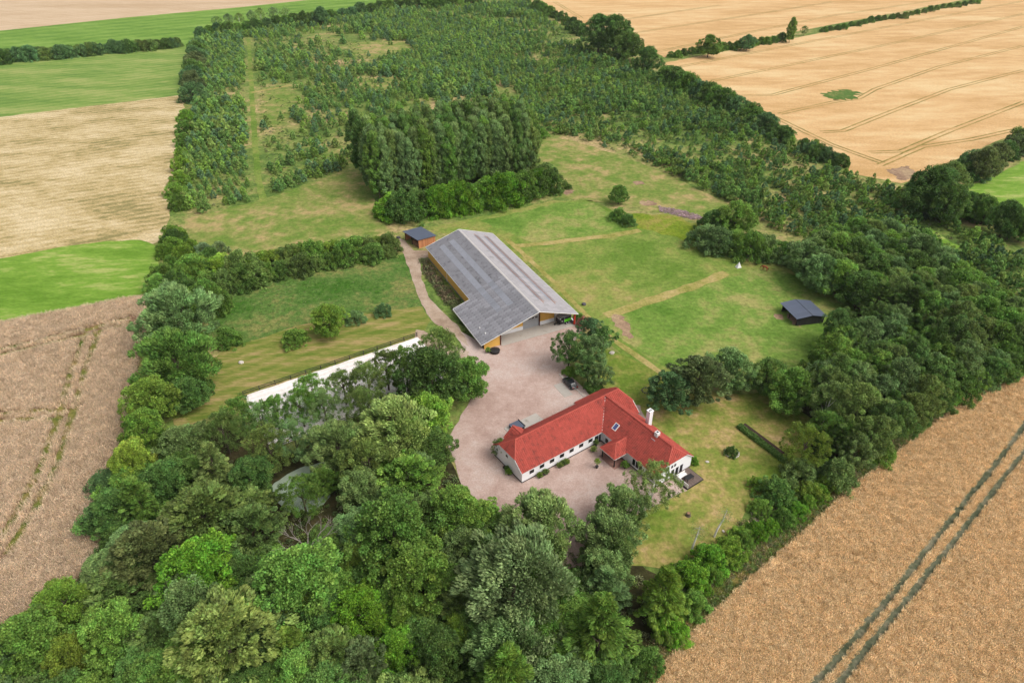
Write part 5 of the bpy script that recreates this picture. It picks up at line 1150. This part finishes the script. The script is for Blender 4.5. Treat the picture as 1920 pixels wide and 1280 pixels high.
# ---- horses
def skin(name, verts, edges, radii, mat, parent=None, root=0, sub=2):
    me = bpy.data.meshes.new(name); me.from_pydata(verts, edges, []); me.materials.append(mat); o = bpy.data.objects.new(name, me); link(o, parent)
    m = o.modifiers.new('skin', 'SKIN'); m.use_smooth_shade = True
    for i, r in enumerate(radii): me.skin_vertices[0].data[i].radius = r if isinstance(r, tuple) else (r, r); me.skin_vertices[0].data[i].use_root = (i == root)
    s_ = o.modifiers.new('sub', 'SUBSURF'); s_.levels = sub; s_.render_levels = sub
    return o
def horse(px, py, ang, mat, dark, label):
    p = P(px, py); e = empty('horse', (p.x, p.y, .02), ang, label, 'horse')
    V = [(0, 0, 1.18), (.45, 0, 1.16), (.75, 0, 1.22), (1.1, 0, 1.05), (1.4, 0, .72), (1.58, 0, .45), (1.66, 0, .2), (-.45, 0, 1.2), (-.75, 0, 1.18)]
    Ed = [(0, 1), (1, 2), (2, 3), (3, 4), (4, 5), (5, 6), (0, 7), (7, 8)]
    Rd = [(.29, .30), (.28, .30), (.22, .26), (.15, .20), (.11, .15), (.10, .12), (.06, .07), (.28, .30), (.20, .22)]
    for x, par in ((.62, 2), (-.62, 8)):
        for y in (-.19, .19):
            b = len(V); bx_ = -.12 if x < 0 else 0.0
            V += [(x, y, .85), (x+(.08 if x < 0 else .0), y, .62), (x+bx_, y, .42), (x+bx_*.6, y, .14), (x+bx_*.6+.05, y, .03)]
            Ed += [(par, b), (b, b+1), (b+1, b+2), (b+2, b+3), (b+3, b+4)]; Rd += [.15, .10, .06, .05, .065]
    skin('body', V, Ed, Rd, mat, e)
    skin('tail', [(-.9, 0, 1.2), (-1.02, 0, .95), (-1.0, 0, .5)], [(0, 1), (1, 2)], [.06, .08, .04], dark, e, sub=1)
    skin('mane', [(.8, 0, 1.44), (1.1, 0, 1.26), (1.42, 0, .9)], [(0, 1), (1, 2)], [.05, .06, .04], dark, e, sub=1)
    for y in (-.06, .06): MB().cyl((1.5, y, .62), (1.47, y*1.3, .76), .035, .008, 5).build('ear', mat, e)
M['bay'] = pmat('bay_coat', srgb(168, 92, 56, .8), .6, .15, 3); M['bay_dark'] = pmat('dark_hair', (.03, .02, .016), .8, .2)
horse(1434, 507, math.radians(128), M['bay'], M['bay_dark'], 'brown horse grazing at the foot of the rounded hedge')
p = P(1384, 501); tv = []
wt_ = empty('white_cover', (p.x, p.y, 0), .4, 'small white pointed cover standing on grass by the rounded hedge', 'cover')
MB().add([(-.75, -.6, 0), (.75, -.65, 0), (.8, .6, 0), (-.7, .65, 0), (-.45, -.4, .55), (.5, -.4, .6), (.5, .4, .6), (-.4, .4, .55), (.12, .05, 1.75)],
         [(0, 1, 5, 4), (1, 2, 6, 5), (2, 3, 7, 6), (3, 0, 4, 7), (4, 5, 8), (5, 6, 8), (6, 7, 8), (7, 4, 8)]).build('sheet', M['fascia'], wt_)
# ---- planters, pots and tubs
M['terracotta'] = pmat('glazed_pot', srgb(60, 58, 60, .8), .5, .2); M['soil'] = pmat('soil', srgb(74, 58, 48, .7), .95, .3, 3)
def plantcrown(par, kind, R, z, tint, hs=1.0): return inst('foliage', CR[kind][_tn[0] % len(CR[kind])], par, (0, 0, z), (0, 0, random.uniform(0, 6)), (R, R, R*hs), G_[tint])
def trough(px, py, ang, tints, label, L=1.6):
    p = P(px, py); e = empty('planter', (p.x, p.y, .05), ang, label, 'planter')
    put(e, 'trough', M['black'], (-L/2, L/2, -.3, .3, 0, .45), bevel=.02); put(e, 'soil', M['soil'], (-L/2+.05, L/2-.05, -.25, .25, .45, .47))
    for i, t_ in enumerate(tints):
        o = plantcrown(e, 'bush', .55, .4, t_, .9); o.location.x = -L/2+.35+(L-.7)*i/max(1, len(tints)-1)
def pot(px, py, R, tint, label, stem=0.0, kind='bush', r=.32):
    p = P(px, py); e = empty('potted_plant', (p.x, p.y, .05), 0, label, 'plant')
    MB().lathe([(r*.7, 0), (r, .45), (r*1.1, .48), (r*.9, .44)], 12).build('pot', M['terracotta'], e, smooth=True)
    if stem: MB().tube([(0, 0, .4), (.03, 0, .4+stem)], [.04, .025], 6).build('stem', M['bark'], e)
    plantcrown(e, kind, R, .42+stem*.85, tint)
trough(1018, 891, HA, ['yel', 'olive'], 'black trough with yellow-green shrubs, nearest the white gable corner', 2.2)
trough(1056, 872, HA, ['gold', 'olive', 'yel'], 'trough with golden shrubs at the middle of the courtyard wall', 2.4)
pot(1113, 846, .6, 'gold', 'pot of golden and purple flowers near the inner courtyard corner'); pot(1117, 836, .5, 'olive', 'thin potted shrub beside the inner courtyard corner', .5)
pot(1119, 877, .55, 'yel', 'single potted tree standing alone on the courtyard gravel', 1.3)
pot(1171, 877, .7, 'mid', 'leafy green potted shrub under the side wing windows', .2); pot(1178, 875, .3, 'dark', 'small dark pot beside the leafy shrub under the windows')
trough(949, 880, HA+math.pi/2, ['dark'], 'black trough against the white end gable', 1.5); pot(954, 889, .6, 'lime', 'bright green plant at the foot of the white end gable')
pot(915, 661, .6, 'lime', 'bright green potted plant at the yellow barn corner', .2)
p = P(928, 660); tub = empty('round_tub', (p.x, p.y, .05), 0, 'black round tub beside the yellow barn corner', 'tub')
MB().lathe([(1.15, 0), (1.2, .5), (1.28, .55), (1.28, .62), (1.15, .62)], 24).build('rim', M['black'], tub); MB().lathe([(1.12, .60), (1.0, .66), (.3, .72)], 24).build('cover', M['black_plinth'], tub)
for i, (a, b, r_, t_, lab) in enumerate([(866, 606, .8, 'dark', 'upper shrub beside the dark barn wing wall'), (876, 622, .9, 'olive', 'lower shrub beside the dark barn wing wall'), (1300, 867, .9, 'bright', 'green bush at the garden corner of the house')]):
    p_ = P(a, b); tree_at('bush', p_.x, p_.y, r_, t_, lab)
# ---- garden: hedge with bed, stone ring, fire pit, stump, birches, dead tree
ha, hb = P(1384, 800), P(1474, 868)
d_ = (hb-ha); han = math.atan2(d_.y, d_.x); HL = d_.length
hd = empty('clipped_hedge', (ha.x, ha.y, 0), han, 'long low clipped hedge across the garden lawn', 'hedge')
g2 = np.random.default_rng(3); n_ = 9000
pos = np.stack([g2.uniform(0, HL, n_), g2.uniform(-.5, .5, n_), g2.uniform(0, .8, n_)], 1); fs_ = g2.integers(0, 3, n_)
pos[fs_ == 0, 2] = .74+g2.normal(0, .1, (fs_ == 0).sum())+.12*np.sin(pos[fs_ == 0, 0]*1.7); pos[fs_ == 1, 1] = -.5+g2.normal(0, .1, (fs_ == 1).sum()); pos[fs_ == 2, 1] = .5+g2.normal(0, .1, (fs_ == 2).sum())
nn = np.where((fs_ == 0)[:, None], np.array([0, 0, 1.]), np.where((fs_ == 1)[:, None], np.array([0, -1., .3]), np.array([0, 1., .3]))) + g2.normal(0, .4, (n_, 3))
lm = leaf_mesh('foliage', pos, unit(g2.normal(0, 1, (n_, 3))+np.array([0, 0, .5])), nn, .22, .07, g2.random(n_), g2.random(n_)); inst('foliage', lm, hd, color=G_['dark'])
put(hd, 'core', M['verge'], (.4, HL-.4, -.36, .36, 0, .55))
bed = put(None, 'flower_bed', M['soil'], (0, HL, .75, 2.1, .03, .1), kind='structure'); bed.location = (ha.x, ha.y, 0); bed.rotation_euler = (0, 0, han)
M['stone'] = pmat('field_stone', srgb(206, 196, 186, .8), .9, .2, 2, rnd=.15); M['dark_stone'] = pmat('dark_stone', srgb(92, 88, 90, .75), .9, .25, 2, rnd=.15)
def stone_mesh(seed):
    rg = random.Random(seed); b = MB(); vs = []
    for z, r in ((0, .9), (.45, 1.0), (.8, .6)):
        for i in range(7): an = 6.28*i/7; k = r*rg.uniform(.8, 1.15); vs.append((k*math.cos(an), k*math.sin(an), z))
    fs = [(j*7+i, j*7+(i+1) % 7, (j+1)*7+(i+1) % 7, (j+1)*7+i) for j in range(2) for i in range(7)]+[tuple(range(14, 21)), tuple(range(6, -1, -1))]
    return b.add(vs, fs).mesh('stone')
STM = [stone_mesh(i) for i in range(3)]
def with_mat(ms, mt):
    out = []
    for m in ms: c = m.copy(); c.materials.append(mt); out.append(c)
    return out
SP, SDk = with_mat(STM, M['stone']), with_mat(STM, M['dark_stone'])
def ring(px, py, r, n, sz, ms, name, label, cat):
    p = P(px, py); e = empty(name, (p.x, p.y, .03), 0, label, cat)
    for i in range(n): an = 6.28*i/n; inst('stone', ms[i % 3], e, (r*math.cos(an), r*math.sin(an), 0), (0, 0, an*3), (sz, sz*random.uniform(.7, 1), sz*.8))
ring(1372, 849, 1.35, 16, .24, SP, 'stone_ring', 'ring of pale stones round the single dark bush on the lawn', 'stones')
ring(1212, 732, 1.0, 12, .22, SDk, 'fire_pit', 'dark stone fire pit ring on the dry grass behind the house', 'fire pit')
a_, b_ = P(1050, 703), P(1105, 752)
bd = empty('stone_border', (a_.x, a_.y, .04), 0, 'row of pale stones edging the yard beside the black car', 'stones')
for i in range(26): o = (b_-a_)*(i/25); inst('stone', SP[i % 3], bd, (o.x+random.uniform(-.1, .1), o.y+random.uniform(-.1, .1), 0), (0, 0, i), (.22, .28, .2))
for a, b, sz, ms, lab in [(1095, 571, .8, SDk, 'dark boulder on the paddock right of the barn'), (1147, 662, .75, SP, 'pale boulder on the grass beside the yard pines'), (1356, 996, .3, SP, 'small white stone beside the right-hand birch'), (452, 680, .7, SP, 'pale boulder on the mowed lawn near the round willow'), (747, 446, .8, SDk, 'grey rock at the upper end of the gravel path'), (1326, 866, .4, SP, 'pale stone at the garden corner of the house')]:
    p_ = P(a, b); inst('boulder', ms[int(a) % 3], None, (p_.x, p_.y, .03), (0, 0, a), (sz, sz*.8, sz*.7), label=lab, cat='rock')
p_ = P(1290, 966); st = empty('tree_stump', (p_.x, p_.y, .03), 0, 'dark tree stump on the dry lawn below the terrace', 'stump')
MB().lathe([(.55, 0), (.42, .2), (.38, .6), (.3, .62)], 11).build('stump', M['bark'], st); MB().lathe([(.36, .6), (.2, .63)], 11).build('cut_top', M['log'], st)
def birch(px, py, h, lean, label, seed):
    p = P(px, py); e = empty('birch_tree', (p.x, p.y, .03), 0, label, 'tree'); rg = random.Random(seed)
    pts = [(0, 0, 0), (lean*.2, 0, h*.3), (lean*.7, .1, h*.6), (lean, .1, h)]
    MB().tube(pts, [.2, .17, .12, .03], 7).build('trunk', M['birch_bark'], e)
    m = MB()
    for i in range(14):
        t = rg.uniform(.5, .98); b = Vector(pts[2]).lerp(Vector(pts[3]), (t-.5)/.5); an = rg.uniform(0, 6.28); L = rg.uniform(.5, 1.3)
        m.tube([b, b+Vector((math.cos(an)*L*.6, math.sin(an)*L*.6, .3)), b+Vector((math.cos(an)*L, math.sin(an)*L, .25))], [.025, .018, .008], 4)
    m.build('twigs', M['dead_wood'], e)
    cm_ = CR['airy'][seed % 3]; g3 = np.random.default_rng(seed); n3 = 420; q3 = g3.normal(0, 1, (n3, 3))*np.array([.75, .75, h*.14])+np.array([lean*.85, .1, h*.78])
    inst('crown', leaf_mesh('crown', q3, unit(g3.normal(0, 1, (n3, 3))), unit(g3.normal(0, 1, (n3, 3))), .16, .05, g3.random(n3), g3.random(n3)), e, color=G_['grey'])
birch(1296, 1034, 6.2, .5, 'left of two slim white-stemmed birches on the lawn edge', 4); birch(1339, 1006, 6.6, 1.1, 'right of two slim white-stemmed birches, stem curving right', 5)
def dead(px, py, h, label):
    p = P(px, py, h*.85); e = empty('dead_tree', (p.x, p.y, 0), 0, label, 'tree'); rg = random.Random(6)
    MB().tube([(0, 0, 0), (.1, 0, h*.35), (.1, .1, h*.6)], [.24, .2, .15], 8).build('trunk', M['dead_wood'], e); m = MB()
    def br(a, d, L, r, n):
        b = a+d*L; m.tube([a, a.lerp(b, .5)+Vector((rg.uniform(-.1, .1), rg.uniform(-.1, .1), rg.uniform(0, .15)))*L, b], [r, r*.8, r*.55], 5)
        if n: 
            for _ in range(3 if n > 1 else 2): br(b, (d+Vector((rg.uniform(-.8, .8), rg.uniform(-.8, .8), rg.uniform(-.2, .5)))).normalized(), L*rg.uniform(.55, .8), r*.6, n-1)
    for i in range(7): an = 6.28*i/7; br(Vector((.1, .1, h*.58)), Vector((math.cos(an)*.9, math.sin(an)*.9, .75)).normalized(), h*.2, .1, 3)
    m.build('branches', M['dead_wood'], e)
dead(572, 1008, 12.0, 'bare grey dead tree among the green crowns of the south wood')

# ---- thin summer haze over the whole place
hm = bpy.data.materials.new('haze'); hm.use_nodes = True; ht = hm.node_tree; ht.nodes.clear()
ho = ht.nodes.new('ShaderNodeOutputMaterial'); hv = ht.nodes.new('ShaderNodeVolumePrincipled'); hv.inputs['Density'].default_value = 0.00005; hv.inputs['Color'].default_value = (.93, .95, 1.0, 1); hv.inputs['Anisotropy'].default_value = .2
ht.links.new(hv.outputs[0], ho.inputs['Volume'])
put(None, 'haze', hm, (-4100, 4100, -700, 3700, -1.1, 97.0), kind='stuff', label='thin pale summer haze over the fields', cat='haze')
